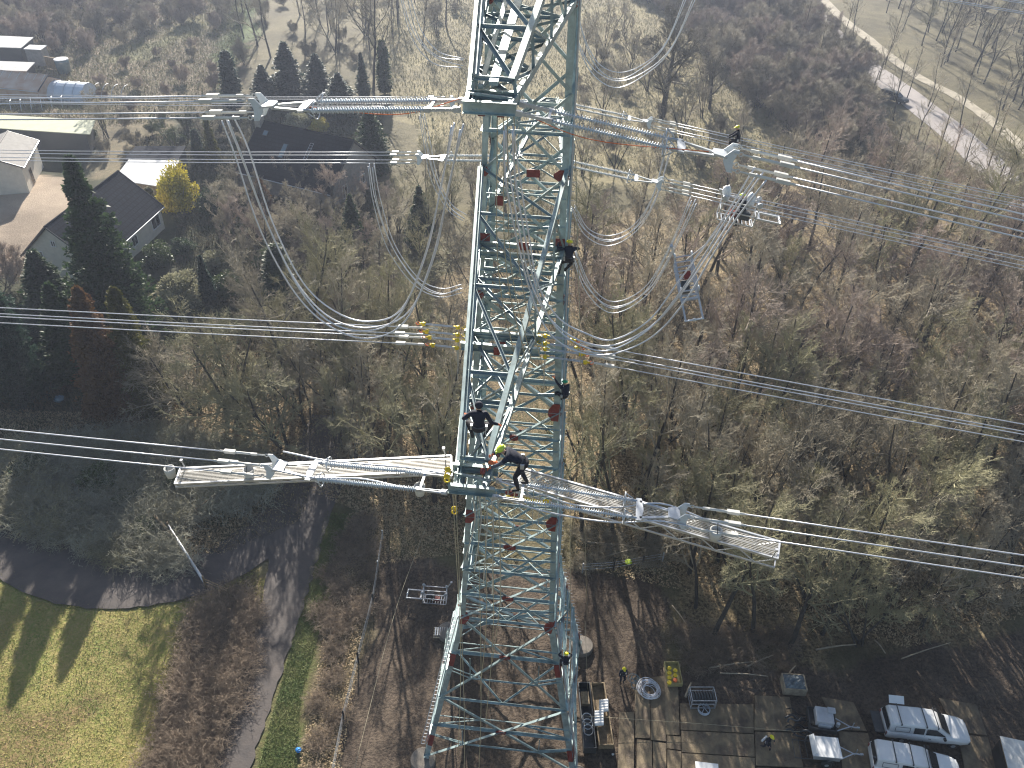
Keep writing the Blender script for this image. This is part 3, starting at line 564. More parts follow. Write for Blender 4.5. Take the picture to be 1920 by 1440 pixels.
for k in range(len(LV)-1):
    z0, z1 = LV[k], LV[k+1]; w0, w1 = hw(z0), hw(z1); tc = w0/(w0+w1); zc = z0+(z1-z0)*tc
    dw = .17 if z0 < 11 else (.14 if z0 < 34 else .12)
    for f_ in range(4):
        i, j = f_, (f_+1) % 4; a0, b0, a1, b1 = corner(i, z0), corner(j, z0), corner(i, z1), corner(j, z1)
        ac, bc = corner(i, zc), corner(j, zc); C = (ac+bc)/2; nrm = unit(np.cross(b0-a0, a1-a0)); off = nrm*.05; m = MB()
        m.angle(a0+off, b1+off, dw, .016, nrm); m.angle(b0-off*.6, a1-off*.6, dw, .016, (0, 0, 1))
        if k < 7 or k in (8, 10, 12): m.angle(ac, bc, dw*.95, .016, (0, 0, 1))
        if k < 10:                                              # secondary struts from the legs to the diagonals
            for A, B, cA, cB in ((a0, b1, i, j), (b0, a1, j, i)):
                for t in (.28, .5*tc+.02):
                    q = A+(B-A)*t; m.angle(q, corner(cA, q[2]+(.5 if k < 2 else .12)), .075, .012, (0, 0, 1))
                q2 = B+(A-B)*.30; m.angle(q2, corner(cB, q2[2]), .075, .012, (0, 0, 1))
                if k < 2: m.angle(q2, corner(cB, zc), .07, .012, (0, 0, 1)); m.angle(A+(B-A)*.28, A+(B-A)*.28+np.array([0, 0, zc-(A+(B-A)*.28)[2]]), .06, .012, nrm)
            m.angle(a0+(b1-a0)*.28, b0+(a1-b0)*.28, .075, .012, (0, 0, 1))
            m.angle(b1+(a0-b1)*.28, a1+(b0-a1)*.28, .075, .012, (0, 0, 1))
        m.build('lattice_panel', M['steel'], tower)
        up = unit(a1-a0); side = unit(b0-a0)
        if k < 6: plates.append((C+nrm*.085, nrm, side, (0, 0, 1), .62 if k < 5 else .4, .34, 0))
        if f_ in (0, 1, 3) and k % 2: big = f_ == 0 and k < 5; plates.append((corner(i, z1)+nrm*.035+side*(.24 if big else .15), nrm, side, up, .48 if big else .3, .9 if big else .4, 1))
        if f_ == 0 and k in (1, 3, 5, 9): plates.append((corner(j, z1)+nrm*.035-side*.26, nrm, -side, up, .50, .95 if k < 8 else .45, 1))
for n_, (c, nrm, s, u, w, h, kind) in enumerate(plates[:96]):
    m = MB(); s = np.array(s); u = np.array(u)
    if kind: pts = [c-s*w/2+u*h/2, c+s*w*.1+u*h/2, c+s*w/2+u*h*.15, c+s*w/2-u*h*.15, c+s*w*.1-u*h/2, c-s*w/2-u*h/2]
    else: pts = [c-s*w/2+u*h*.3, c-s*w*.3+u*h/2, c+s*w*.3+u*h/2, c+s*w/2+u*h*.3, c+s*w/2-u*h*.3, c+s*w*.3-u*h/2, c-s*w*.3-u*h/2, c-s*w/2-u*h*.3]
    m.prism(pts, nrm*.02); bolts(m, c+nrm*.02, nrm, s, u, 2, 4); m.build('gusset_plate', M['red'], tower)
for z in LV[1:9]:                                                # plan bracing inside the body
    m = MB(); c4 = [corner(i, z) for i in range(4)]; mid = [(c4[i]+c4[(i+1) % 4])/2 for i in range(4)]
    for i in range(4): m.angle(mid[i], mid[(i+1) % 4], .09, .012); m.angle(c4[i], c4[(i+1) % 4], .11, .014)
    m.build('plan_bracing', M['steel'], tower)
for i in range(4):                                               # red painted leg splices
    for z in (1.5, 8.2, 25.4):
        if z > 20: continue
        p = corner(i, z); q = corner(i, z+.9); sx, sy = (-1, 1, 1, -1)[i], (-1, -1, 1, 1)[i]; m = MB(); d = unit(q-p)
        for ax, o_ in (((-sx, 0, 0), (0, sy, 0)), ((0, -sy, 0), (sx, 0, 0))):
            x, y = frame(d, ax); m.prism([p+np.array(o_)*.03, p+x*.3+np.array(o_)*.03, p+x*.3+np.array(o_)*.055, p+np.array(o_)*.055], q-p)
        m.build('splice_plate', M['red'], tower)
for i in range(4):
    m = MB(); c = corner(i, 0); m.lathe(c+np.array([0, 0, -.4]), (0, 0, 1), [(0, .78), (.60, .78), (.64, .74), (.66, .5)], 20); m.build('foundation', M['conc'], tower)
def channel(m, p0, p1, h, fl=.1, out=(0, -1, 0)):               # U section lying on its side
    p0, p1 = np.array(p0, float), np.array(p1, float); o_ = np.array(out, float)
    m.beam(p0, p1, h, .02, out)
    for s in (-1, 1): m.beam(p0+np.array([0, 0, s*(h/2-.01)])+o_*fl/2, p1+np.array([0, 0, s*(h/2-.01)])+o_*fl/2, fl, .018, (0, 0, 1))
def crossarm(sg, Lb, z0, z1, stations, tipw, cw, dark=False):
    S = lambda a, b, z: np.array([a, sg*b, z])
    lo = [(S(s*hw(z0), hw(z0), z0), S(s*tipw, Lb+.1, z0)) for s in (-1, 1)]
    up = [(S(s*hw(z1), hw(z1), z1), S(s*tipw, Lb-.55, z0+.42)) for s in (-1, 1)]
    m = MB()
    for p, q in lo+up: m.angle(p, q, cw, .022, (0, 0, 1)); m.angle(p+np.array([0, 0, .03]), q+np.array([0, 0, .03]), cw*.8, .02, (1 if p[0] < 0 else -1, 0, 0))
    arm = m.build('crossarm', M['steel'], tower); L = MB(); st = [hw(z0)]+stations+[Lb-.6]
    at = lambda pq, b: pq[0]+(pq[1]-pq[0])*np.clip((b-abs(pq[0][1]))/(abs(pq[1][1])-abs(pq[0][1])), 0, 1)
    for i, b in enumerate(st):
        l0, l1, u0, u1 = at(lo[0], b), at(lo[1], b), at(up[0], b), at(up[1], b)
        if 0 < i: L.angle(l0, l1, .10, .014, (0, 0, 1)); L.angle(u0, u1, .09, .014, (0, 0, 1)); L.angle(l0, u0, .08, .012, (1, 0, 0)); L.angle(l1, u1, .08, .012, (1, 0, 0))
        if i+1 < len(st):
            b2 = st[i+1]; e = [at(lo[0], b2), at(lo[1], b2), at(up[0], b2), at(up[1], b2)]
            L.angle(l0, e[1], .09, .012, (0, 0, 1)); L.angle(l1, e[0]-np.array([0, 0, .03]), .09, .012, (0, 0, 1))
            L.angle(l0, e[2], .08, .012, (1, 0, 0)); L.angle(l1, e[3], .08, .012, (1, 0, 0)); L.angle(u0, e[3], .08, .012, (0, 0, 1))
    L.build('arm_lattice', M['steel_dull'], arm)
    for b in (Lb+.12, Lb-.68):
        m = MB(); channel(m, S(-.62, b, z0+.02), S(.62, b, z0+.02), .30, .1, (0, sg, 0)); bolts(m, S(-.3, b-.02*sg, z0), np.array([0, sg*1., 0]), np.array([1., 0, 0]), np.array([0, 0, 1.]), 3, 2); m.build('tip_beam', M['steel'], arm)
    m = MB(); m.beam(S(-.5, Lb-.25, z0+.2), S(.5, Lb-.05, z0+.2), .07, .05); m.beam(S(-.3, Lb-.68, z0-.1), S(-.3, Lb+.12, z0-.1), .14, .03); m.beam(S(.3, Lb-.68, z0-.1), S(.3, Lb+.12, z0-.1), .14, .03); m.build('tip_plate', M['steel_dull'], arm)
    for s in (-.2, .25):
        m = MB(); m.box(S(s, Lb+.02, z0-.16), (.16, .05, .12)); m.build('gusset_plate', M['red'], arm)
    return arm, at, lo, up
armA, at, lo, up = crossarm(-1, 15.2, 34.5, 37.7, [4.4, 8.0, 11.6], .36, .19)
for b in (8.0, 8.75):                                            # double beams for the inner phase
    m = MB(); channel(m, (-1.3, -b, 34.5), (1.3, -b, 34.5), .30, .1, (0, -1, 0)); m.build('inner_phase_beam', M['steel'], armA)
for b in (1.75, 2.5): m = MB(); channel(m, (-1.66, -b, 34.55), (1.66, -b, 34.55), .2, .09, (0, -1, 0)); m.build('root_beam', M['steel'], armA)
for c_, s_ in (((-1.5, -1.72, 34.75), (.5, .03, .42)), ((.1, -1.86, 34.6), (.4, .03, .34)), ((1.5, -1.72, 34.75), (.4, .03, .42)), ((0, -8.2, 34.2), (.22, .04, .34)), ((-.1, -8.95, 34.5), (.2, .03, .3)), ((.35, -1.8, 37.6), (.5, .03, .3)), ((-.9, -1.75, 36.4), (.3, .03, .4))): m = MB(); m.box(c_, s_); m.build('gusset_plate', M['red'], armA)
armB, *_ = crossarm(-1, 12.0, 43.5, 46.6, [3.8, 6.4, 9.2], .46, .21)
m = MB(); m.beam((.02, -11.6, 43.9), (.1, -1.4, 45.2), .21, .10); m.beam((-.28, -11.6, 43.8), (-.5, -1.4, 44.5), .12, .08); m.build('centre_strut', M['steel'], armB)
crossarm(1, 15.2, 34.5, 37.7, [4.4, 7.6, 11.6], .36, .19); crossarm(1, 12.0, 43.5, 46.6, [3.8, 6.4, 9.2], .46, .2)
m = MB()                                                         # climbing ladder on the right front leg
for z0, z1 in ((.6, 11.8), (11.8, 34.5), (34.5, 52)):
    p, q = corner(1, z0)+np.array([.14, .22, 0]), corner(1, z1)+np.array([.14, .22, 0])
    for o_ in (0, .28): m.beam(p+np.array([0, o_, 0]), q+np.array([0, o_, 0]), .05, .04)
    for k in range(int((z1-z0)/.3)):
        c = p+(q-p)*(k*.3/(z1-z0)); m.beam(c, c+np.array([0, .28, 0]), .025, .025)
m.build('ladder', M['galv'], tower)
m = MB(); p, q = corner(0, 1.5)+np.array([-.16, 0, 0]), corner(0, 11.8)+np.array([-.16, 0, 0])
for o_ in (0, .24): m.beam(p+np.array([-o_, 0, 0]), q+np.array([-o_, 0, 0]), .04, .04)
for k in range(34): c = p+(q-p)*k/34; m.beam(c, c+np.array([-.24, 0, 0]), .025, .025)
m.build('ladder', M['galv'], tower)
sb = MB(); sb.tube([(0, 0, 0), (.2, 0, 0), (.21, 0, .03)], .014, 5); sbm = sb.build('step_bolt', M['galv'], tower)
sbm.location = Vector(corner(2, 1.0))
for k in range(1, 84):
    z = 1.0+k*.42; o = part('step_bolt', sbm.data, tower); o.location = Vector(corner(2, z)); o.rotation_euler = (0, 0, 0)

# ---------------------------------------------------------------- insulator sets, conductors and jumpers
def make_set():
    root = empty('insulator_set'); W = .31
    m = MB()
    for s in (-1, 1):
        for o_ in (-.03, .03): m.beam((0, s*W+o_, 0), (.75, s*W+o_, 0), .012, .07)
        m.box((.05, s*W, 0), (.16, .1, .12)); m.box((.74, s*W, 0), (.14, .09, .11))
    m.beam((.72, -W, 0), (.72, W, 0), .06, .03); m.build('link_bar', M['galv'], root)
    prof = []
    for k in range(44):
        x = .05+k*.062; prof += [(x, .030), (x+.004, .082 if k % 2 else .068), (x+.014, .082 if k % 2 else .068), (x+.026, .030)]
    for s in (-1, 1):
        m = MB(); m.lathe((.78, s*W, 0), (1, 0, 0), [(0, .03)]+prof+[(2.8, .03)], 10); m.build('insulator_rod', M['insul'], root, True)
        m = MB(); m.ring((3.42, s*W, 0), (1, 0, 0), .2, .016, 16, 5)
        m.tube([(3.42, s*W, .22), (3.6, s*W, .1), (3.68, s*W, 0)], .015, 4); m.tube([(3.42, s*W, -.22), (3.6, s*W, -.1), (3.68, s*W, 0)], .015, 4)
        m.build('arcing_ring', M['galv'], root, True)
        m = MB(); m.tube([(3.58, s*W, 0), (3.74, s*W, 0)], .045, 6); m.build('end_fitting', M['galv'], root)
    m = MB(); m.prism([(3.72, -W-.09, -.02), (3.86, -W-.09, -.02), (3.92, 0, -.02), (3.86, W+.09, -.02), (3.72, W+.09, -.02)], (0, 0, .045)); m.build('yoke_plate', M['galv'], root)
    m = MB()
    for s in (-1, 1): m.beam((3.82, s*W*.95, .0), (4.62, s*.10, .0), .07, .05)
    m.build('yoke_strut', M['galv'], root)
    m = MB(); m.prism([(4.55, -.17, .03), (4.70, -.2, .03), (4.86, -.24, .03), (4.86, .24, .03), (4.70, .2, .03), (4.55, .17, .03)], (0, 0, .045)); m.build('yoke_plate', M['galv'], root)
    for s in (-1, 1):
        m = MB(); m.prism([(4.80, s*.2, -.05), (4.95, s*.2, -.27), (5.08, s*.2, -.27), (5.02, s*.2, 0), (5.08, s*.2, .27), (4.95, s*.2, .27), (4.80, s*.2, .08)], (0, .03, 0)); m.build('yoke_plate', M['insul'], root)
    return root
protoset = make_set()
def make_wire_end(root):
    m = MB(); m.tube([(0, 0, 0), (.10, 0, 0)], .03, 5); m.ring((.14, 0, 0), (0, 1, 0), .05, .014, 8, 4); m.tube([(.2, 0, 0), (.42, 0, 0)], .022, 5)
    m.box((.5, 0, 0), (.18, .05, .07)); m.tube([(.58, 0, 0), (1.1, 0, 0)], .036, 7); m.box((1.2, 0, .01), (.32, .10, .09)); m.tube([(1.35, 0, 0), (1.5, 0, 0)], .03, 6)
    return m.build('tension_clamp', M['dirty_white'], root)
_clamp = [None]
OFF = [(.2, .2, 'upper rear'), (-.2, .2, 'upper front'), (.2, -.2, 'lower rear'), (-.2, -.2, 'lower front')]
nset = [0]
def aim(o, e):                                                   # local x along e, local z up
    e = unit(e); y = unit(np.cross((0, 0, 1), e)); z = np.cross(e, y)
    o.matrix_world = Matrix(((e[0], y[0], z[0], 0), (e[1], y[1], z[1], 0), (e[2], y[2], z[2], 0), (0, 0, 0, 1))); return e, y, z
def phase(att, edge, bearing, where, nset_=True, L=5.02, reach=170, slab=None, bare=False, rw=.019):
    """one bundle: insulator set at att and four conductors towards the photo's edge point"""
    tgt = VP(edge[0], edge[1], att, bearing); e = unit(tgt-att); far = np.linalg.norm(tgt-att)
    s = None
    if nset_:
        s = protoset if nset[0] == 0 else copy_tree(protoset); nset[0] += 1
        aim(s, e); s.matrix_world.translation = Vector(att)
        mw = s.matrix_world.copy(); aim(s, e); mw = s.matrix_world.copy(); mw.translation = Vector(att); s.matrix_world = mw
        tag(s, 'double insulator set with yoke plates '+where, 'insulator', 'strain insulator sets')
    e, y, z = e, unit(np.cross((0, 0, 1), e)), None; z = np.cross(e, y)
    for oy, oz, nm in OFF:
        st = att+e*L+np.array([y[0]*oy, y[1]*oy, oz]); root = empty('conductor', st, 0, f'{nm} wire of the bundle {where}', 'power line', 'conductors of the line')
        mw = Matrix.Identity(4); x_, y_, z_ = e, y, z
        mw = Matrix(((e[0], y[0], z[0], st[0]), (e[1], y[1], z[1], st[1]), (e[2], y[2], z[2], st[2]), (0, 0, 0, 1))); root.matrix_world = mw
        if _clamp[0] is None: _clamp[0] = make_wire_end(root).data
        else: part('tension_clamp', _clamp[0], root)
        m = MB(); path = []
        for k in range(15):
            t = (k/14)**1.5; x = 1.4+t*reach; path.append((x, 0, .00035*(x-1.4)*(x-far)))
        m.tube(path, rw, 6); m.build('wire', M['wire'], root, True)
    return e
near_low = TW(0, -15.2, 34.5); near_up = TW(0, -12.0, 43.5); near_in = TW(0, -8.35, 34.5); far_in = TW(0, 7.1, 34.5); far_out = TW(0, 15.2, 34.5); far_up = TW(0, 12, 43.5)
A_ = lambda p, a: p+ea*a
phase(A_(near_low, -.62), (0, 823), -8, 'left from the near lower arm tip')
phase(A_(near_low, .62), (1920, 1062), -7, 'right from the near lower arm tip')
phase(A_(near_up, -.66), (0, 204), -8, 'left from the near upper arm tip')
phase(A_(near_up, .66), (1920, 424), -7, 'right from the near upper arm tip')
phase(A_(near_in, -1.3), (0, 591), -9, 'left from the middle of the near lower arm', False, .9)
phase(A_(near_in, 1.2), (1920, 812), -7, 'right from the middle of the near lower arm', False, 1.2)
phase(A_(far_in, -.9), (0, 290), -7, 'left from the middle of the far arm')
phase(A_(far_in, .9), (1920, 493), -8, 'right from the middle of the far arm')
phase(A_(far_out, -.62), (0, 184), -7, 'left from the far lower arm tip')
phase(A_(far_out, .62), (1920, 380), -8, 'right from the far lower arm tip')
phase(A_(far_up, .7), (1920, 14), -8, 'right from the far upper arm tip')
def jumper(pts, p0, bearing, label, group, spread=(.2, .14), r=.023, m_='wire', n=4, name='jumper_wire', catg='jumper wire', swap=False):
    C = [VP(x, y, p0, bearing) for x, y in pts]; offs = [(1, 1), (-1, 1), (1, -1), (-1, -1)][:n]
    e = np.array([math.cos(R(bearing)), math.sin(R(bearing)), 0]); nn = np.array([-e[1], e[0], 0]); N = len(C)
    for k, (i, j) in enumerate(offs):
        P = []
        for q, c in enumerate(C):
            t = C[min(q+1, N-1)]-C[max(q-1, 0)]; t = unit(t); v = np.cross(t, nn); w = .75+.25*math.sin(q*1.9+k*1.3)
            P.append(c+nn*i*spread[0]*w+v*j*spread[1]*w+np.array([0, 0, -.12*(k % 2)*math.sin(math.pi*q/(N-1))]))
        m = MB(); m.tube(smoothpath(P, 6), r, 6); o = m.build(name, M[m_], None, True)
        tag(o, (f'{("rear outer", "front outer", "rear inner", "front inner")[k]} {label}' if n > 1 else label), catg, group)
jumper([(425, 222), (452, 290), (502, 420), (560, 535), (620, 597), (690, 614), (755, 586), (806, 480), (834, 350), (856, 235)], near_up, -8, 'cable of the big hanging loop left of the near upper arm', 'jumper loop, near upper arm, left')
jumper([(1425, 325), (1372, 400), (1330, 470), (1278, 545), (1220, 610), (1150, 648), (1090, 640), (1040, 605), (1003, 540), (980, 450), (962, 330), (955, 240)], near_up, -7, 'cable of the big hanging loop right of the near upper arm', 'jumper loop, near upper arm, right', (.24, .14))
jumper([(695, 310), (706, 380), (735, 460), (780, 525), (825, 550), (866, 540)], far_in, -7, 'cable of the loop below the left small clamps', 'jumper loop, far arm middle, left', (.25, .16))
jumper([(790, 215), (800, 270), (815, 330), (842, 385), (870, 410)], far_out, -7, 'cable of the small loop nearest the left side of the pylon', 'jumper loop, far arm tip, left', (.28, .16))
jumper([(752, -30), (778, 60), (818, 103), (868, 118)], far_up, -7, 'cable of the loop cut by the top edge left of the pylon', 'jumper loop, far upper arm, left', (.3, .25))
jumper([(1300, -20), (1252, 85), (1205, 132), (1155, 148), (1112, 118), (1082, 50), (1072, -20)], far_up, -8, 'cable of the loop cut by the top edge right of the pylon', 'jumper loop, far upper arm, right', (.3, .25))
jumper([(1255, 270), (1226, 370), (1190, 428), (1142, 450), (1100, 432), (1074, 388)], far_out, -8, 'cable of the upper small loop right of the pylon', 'jumper loop, far arm tip, right', (.28, .16))
jumper([(1300, 375), (1256, 470), (1212, 545), (1150, 575), (1105, 540), (1074, 470)], far_in, -8, 'cable of the lower small loop right of the pylon', 'jumper loop, far arm middle, right', (.25, .16))
jumper([(932, 915), (1000, 940), (1080, 958), (1160, 962), (1240, 962), (1330, 990)], near_low, -7, 'jumper cable lying under the right insulators', 'jumper cables under the right insulators', (.3, .05), n=2)
jumper([(842, 903), (760, 893), (680, 880), (600, 872), (520, 862)], near_low, -8, 'jumper cable beside the left insulators', 'jumper cables beside the left insulators', (.4, .05), n=2)
# ropes
def line(name, pts, r, m_, label, catg='rope', group=None, n=8):
    m = MB(); m.tube(smoothpath(pts, n) if len(pts) > 2 else pts, r, 5); return tag(m.build(name, M[m_], None, True), label, catg, group)
for k, (x0, y0, x1, y1, z0, z1, lab) in enumerate(((1079, 290, 1101, 1165, 43, 6, 'beige rope hanging outside the right pylon leg'), (1068, 540, 1070, 1330, 38, 2, 'thin rope close to the right pylon leg'), (1097, 1165, 1102, 1300, 6, .3, 'lower end of the beige rope near the right footing'))):
    line('hanging_rope', [G(x0, y0, z0), G(x1, y1, z1)], .012, 'rope', lab, group='ropes hanging by the right leg')
for k, (a, b, sw) in enumerate(((.15, 11.9, .5), (.28, 11.8, .75), (.36, 11.7, .9), (.5, 11.6, 1.1))):
    line('hoist_rope', [TW(a, -b, 43.4), TW(a+sw*.25, -b-.4, 39.5), TW(a+sw, -b+.6-k*.4, 36.2)], .014, 'rope', ('leftmost', 'second', 'third', 'rightmost')[k]+' beige hoist rope below the upper arm tip', group='hoist ropes below the upper arm')
for k, (a, b, zz) in enumerate(((-.5, 15.3, 20), (-.42, 15.3, 12), (.3, 15.1, 24), (.5, 15.0, 22), (.72, 15.2, 26), (.15, 15.2, 14))):
    line('hanging_rope', [TW(a, -b, 34.3), TW(a+.1, -b+.1, (34+zz)/2), TW(a-.15, -b+.5, zz)], .011, 'rope', ('leftmost', 'second', 'third', 'fourth', 'rightmost', 'longest middle')[k]+' rope hanging from the near lower arm tip', group='ropes hanging from the lower arm tip')
line('red_cord', [TW(-.6, -12.1, 43.7), TW(-2.2, -11.9, 43.15), TW(-4.6, -11.6, 43.1)], .012, 'orange', 'orange cord slack below the left upper insulators', 'cord')
line('red_cord', [TW(.7, -12.0, 43.4), TW(2.4, -12.2, 42.95), TW(5.0, -12.6, 43.0)], .010, 'orange', 'orange cord slack below the right upper insulators', 'cord')
# chain hoists of the inner phase and hooks at the lower tip
def hoist(p, q, label, s=.62):
    root = empty('chain_hoist', p, 0, label, 'chain hoist', 'yellow chain hoists'); q = np.array(q)-p; e = unit(q); L = np.linalg.norm(q)
    for nm, c in (('hoist_body', e*.14), ('hook_block', q-e*.1)):
        m = MB(); x, y = frame(e); m.lathe(c-x*.07, x, [(0, .04), (.02, .075), (.10, .075), (.12, .04)], 12); m.box(c+e*.10, (.10, .06, .04), (e, y, x)); m.build(nm, M['yellow'], root, True)
        h = MB(); s_ = -1 if nm == 'hoist_body' else 1; h.ring(c+e*s_*.2, y, .06, .016, 10, 5, 0, 5.0); h.build('hook', M['orange'] if nm == 'hook_block' else M['yellow'], root, True)
    m = MB(); y_ = frame(e)[1]
    for o_ in (-.03, .03): m.tube([e*.2+y_*o_, q-e*.15+y_*o_], .018, 4)
    m.tube([e*.14, e*.14+np.array([.03, 0, -.9]), e*.14+np.array([0, 0, -1.3])], .012, 4); m.build('chain', M['galv'], root)
for k, (oz, oy) in enumerate(((.2, .25), (.0, .1), (-.05, -.15), (-.25, -.3))):
    p = A_(near_in, -1.35)+np.array([0, oy, oz+.05]); hoist(p, A_(near_in, -2.75+.12*k)+np.array([0, oy+.12, oz]), ('topmost', 'second', 'third', 'lowest')[k]+' yellow chain hoist left of the near arm')
    p = A_(near_in, 1.3)+np.array([0, oy, oz]); hoist(p, A_(near_in, 2.4+.15*k)+np.array([0, oy-.15, oz]), ('topmost', 'second', 'third', 'lowest')[k]+' yellow chain hoist right of the near arm')
for x, y, b, lab in ((852, 958, -15.3, 'double yellow hook block hanging on ropes below the lower tip'), (840, 885, -15.2, 'yellow lifting hook left of the lower arm tip'), (838, 898, -15.3, 'lower yellow hook left of the tip beam')):
    p = VP(x, y, near_low, -5); root = empty('hook_block', p, 0, lab, 'hook', 'yellow hooks at the left of the tip')
    m = MB(); m.ball((0, 0, .09), (.09, .05, .09), 8, 6); m.build('block', M['yellow'], root, True); m = MB(); m.ring((0, 0, -.05), (0, 1, 0), .07, .022, 10, 5, .5, 5.4); m.build('hook', M['yellow'], root, True)
    m = MB(); m.tube([(.02, 0, .15), (.03, .02, max(.2, 34.45-p[2]))], .01, 4); m.tube([(-.02, 0, .15), (-.03, .02, max(.2, 34.45-p[2]))], .01, 4); m.build('rope', M['rope'], root)
for k in range(7):
    p = TW(.95+.17*k, -15.05+.05*(k % 3), 34.05-.1*(k % 3)); root = empty('shackle', p, 0, f'yellow shackle {("nearest the tip beam", "second along", "third along", "in the middle", "fifth along", "sixth along", "farthest right")[k]} in the bunch by the lower tip', 'shackle', 'bunch of yellow shackles')
    m = MB(); m.ring((0, 0, 0), (0, 1, .2), .07, .024, 10, 5); m.build('bow', M['yellow'], root, True); m = MB(); m.tube([(0, 0, .07), (0, .02, .42)], .014, 4); m.tube([(0, 0, -.07), (.01, 0, -1.0-.3*(k % 4))], .009, 4); m.build('chain', M['galv'], root)
for k in range(5):
    m = MB(); P0 = TW(-.05+.17*k, -15.0, 34.2); m.tube(smoothpath([P0, P0+np.array([.1, 0, -1.2]), P0+np.array([-.2+.1*k, .1, -3-.5*k])], 6), .018, 4); tag(m.build('chain', M['galv']), ('leftmost', 'second', 'third', 'fourth', 'rightmost')[k]+' steel chain hanging below the lower tip', 'chain', 'chains below the lower tip')
# bags hung on the wires
for x, y, s_, lab in ((787, 915, 1, 'round grey canvas bag hanging under the left insulators'), (466, 885, 1, 'grey bucket shaped bag hanging near the left clamps'), (318, 882, 1, 'pale bag hanging on the lower left wire'), (1342, 998, 1.1, 'pale tool bag with tools on the right wires')):
    p = VP(x, y, near_low, -8); root = empty('tool_bag', p, 0, lab, 'bag', 'tool bags on the wires')
    m = MB(); m.lathe((0, 0, -.25), (0, 0, 1), [(0, .08), (.02, .12), (.25, .15*s_), (.34, .15*s_), (.35, .13), (.1, .09)], 14); m.build('bag', M['dirty_white'], root, True); m = MB(); m.ring((0, 0, .1), (1, 0, 0), .14, .012, 12, 4, 0, math.pi); m.tube([(0, 0, .3), (0, 0, .55)], .01, 4); m.build('strap', M['dark'], root)
# gangways beside the tip
def gangway(c0, c1, w, dep, label, trussy):
    c0, c1 = np.array(c0), np.array(c1); e = unit(c1-c0); L = np.linalg.norm(c1-c0); y = unit(np.cross((0, 0, 1), e)); z = np.cross(e, y)
    root = empty('gangway', c0, 0, label, 'work platform', 'aluminium gangways at the lower arm tip'); q = lambda a, b, c: e*a+y*b+z*c
    m = MB()
    for k in range(11): b = -w/2+.03+k*(w-.06)/10; m.beam(q(0, b, 0), q(L, b, 0), .014, .02)
    for k in range(int(L/.18)): m.beam(q(.05+k*.18, -w/2, -.015), q(.05+k*.18, w/2, -.015), .014, .012)
    m.build('deck', M['grate'], root); m = MB()
    for s in (-1, 1):
        m.beam(q(0, s*w/2, 0), q(L, s*w/2, 0), .05, .07); m.beam(q(0, s*w/2, -dep), q(L, s*w/2, -dep), .04, .04)
        n = int(L/.5)
        for k in range(n): a = k*L/n; m.beam(q(a, s*w/2, -dep*(k % 2)), q(a+L/n, s*w/2, -dep*((k+1) % 2)), .025, .025)
    m.beam(q(0, -w/2, -.01), q(0, w/2, -.01), .05, .06); m.beam(q(L, -w/2, -.01), q(L, w/2, -.01), .05, .06); m.beam(q(L, -w/2, -dep), q(L, w/2, -dep), .03, .03); m.build('truss', M['alu'], root)
    for a in (0.15, L-.15):
        m = MB(); m.beam(q(a, -w/2, 0), q(a+.05, -w/2, .28), .03, .03); m.box(q(a+.05, -w/2, .3), (.07, .07, .07)); m.build('bracket', M['alu'], root)
gangway(G(846, 869, 33.9), G(333, 893, 33.7), .62, .12, 'long pale grating gangway left of the lower arm tip', 0)
gangway(G(975, 893, 33.9), G(1460, 1032, 33.7), .62, .34, 'long pale grating gangway with truss sides right of the lower arm tip', 1)
# ---------------------------------------------------------------- houses and sheds
def gable(name, label, p0, p1, wl, wr, zr, zl, ze, mw, mr, over=.35, catg='house'):
    """ridge runs from p0 to p1 (xy); wl/wr half widths left/right of it; zl/ze eaves heights"""
    p0 = np.array(p0, float); d = np.array(p1, float)-p0; L = np.hypot(*d); o = empty(name, (p0[0], p0[1], 0), math.atan2(d[1], d[0]), label, catg)
    m = MB(); m.prism([(0, -wr, -.2), (0, wl, -.2), (0, wl, zl), (0, 0, zr-.12), (0, -wr, ze)], (L, 0, 0)); m.build('wall', M[mw], o)
    sl, sr = (zr-zl)/wl, (zr-ze)/wr; t = .16; m = MB(); a, b = wl+over, wr+over
    m.prism([(-over, -b, zr-sr*b), (-over, 0, zr), (-over, a, zr-sl*a), (-over, a, zr-sl*a+t), (-over, 0, zr+t), (-over, -b, zr-sr*b+t)], (L+2*over, 0, 0)); r_ = m.build('roof', M[mr], o)
    m = MB(); m.tube([(-over-.02, 0, zr+t), (L+over+.02, 0, zr+t)], .10, 6); m.build('ridge_tiles', M[mr], r_)
    for s, w_, z_ in ((1, a, zr-sl*a), (-1, b, zr-sr*b)): m = MB(); m.tube([(-over, s*(w_+.06), z_), (L+over, s*(w_+.06), z_)], .07, 6); m.build('gutter', M['galv'], r_)
    for x_ in (-over-.03, L+over+.03):
        m = MB(); 
        for s, w_, sl_ in ((1, a, sl), (-1, b, sr)): m.beam((x_, 0, zr+t*.5), (x_, s*w_, zr-sl_*w_+t*.5), .05, t+.04)
        m.build('verge_board', M['dark'], r_)
    return o, L
def window(o, c, w, h, ax, name='window', mf='frame'):           # ax: outward normal in local axes
    n = np.array(ax, float); s = np.cross((0, 0, 1), n); c = np.array(c, float); m = MB()
    for k in (-1, 1): m.box(c+s*k*w/2+n*.03, (.07, .08, h+.07), (s, n, (0, 0, 1))); m.box(c+np.array([0, 0, k*h/2])+n*.03, (w, .08, .07), (s, n, (0, 0, 1)))
    m.box(c+n*.03, (.05, .06, h), (s, n, (0, 0, 1))); f = m.build(name, M[mf], o); m = MB(); m.box(c+n*.01, (w-.04, .03, h-.04), (s, n, (0, 0, 1))); m.build('pane', M['glass'], f)
h1, L1 = gable('house', 'white gabled house with dark tiled roof behind the ragged cypress', (-51.9, 82.2), (-50.0, 97.0), 3.9, 4.6, 7.0, 3.3, 3.0, 'render', 'roof')
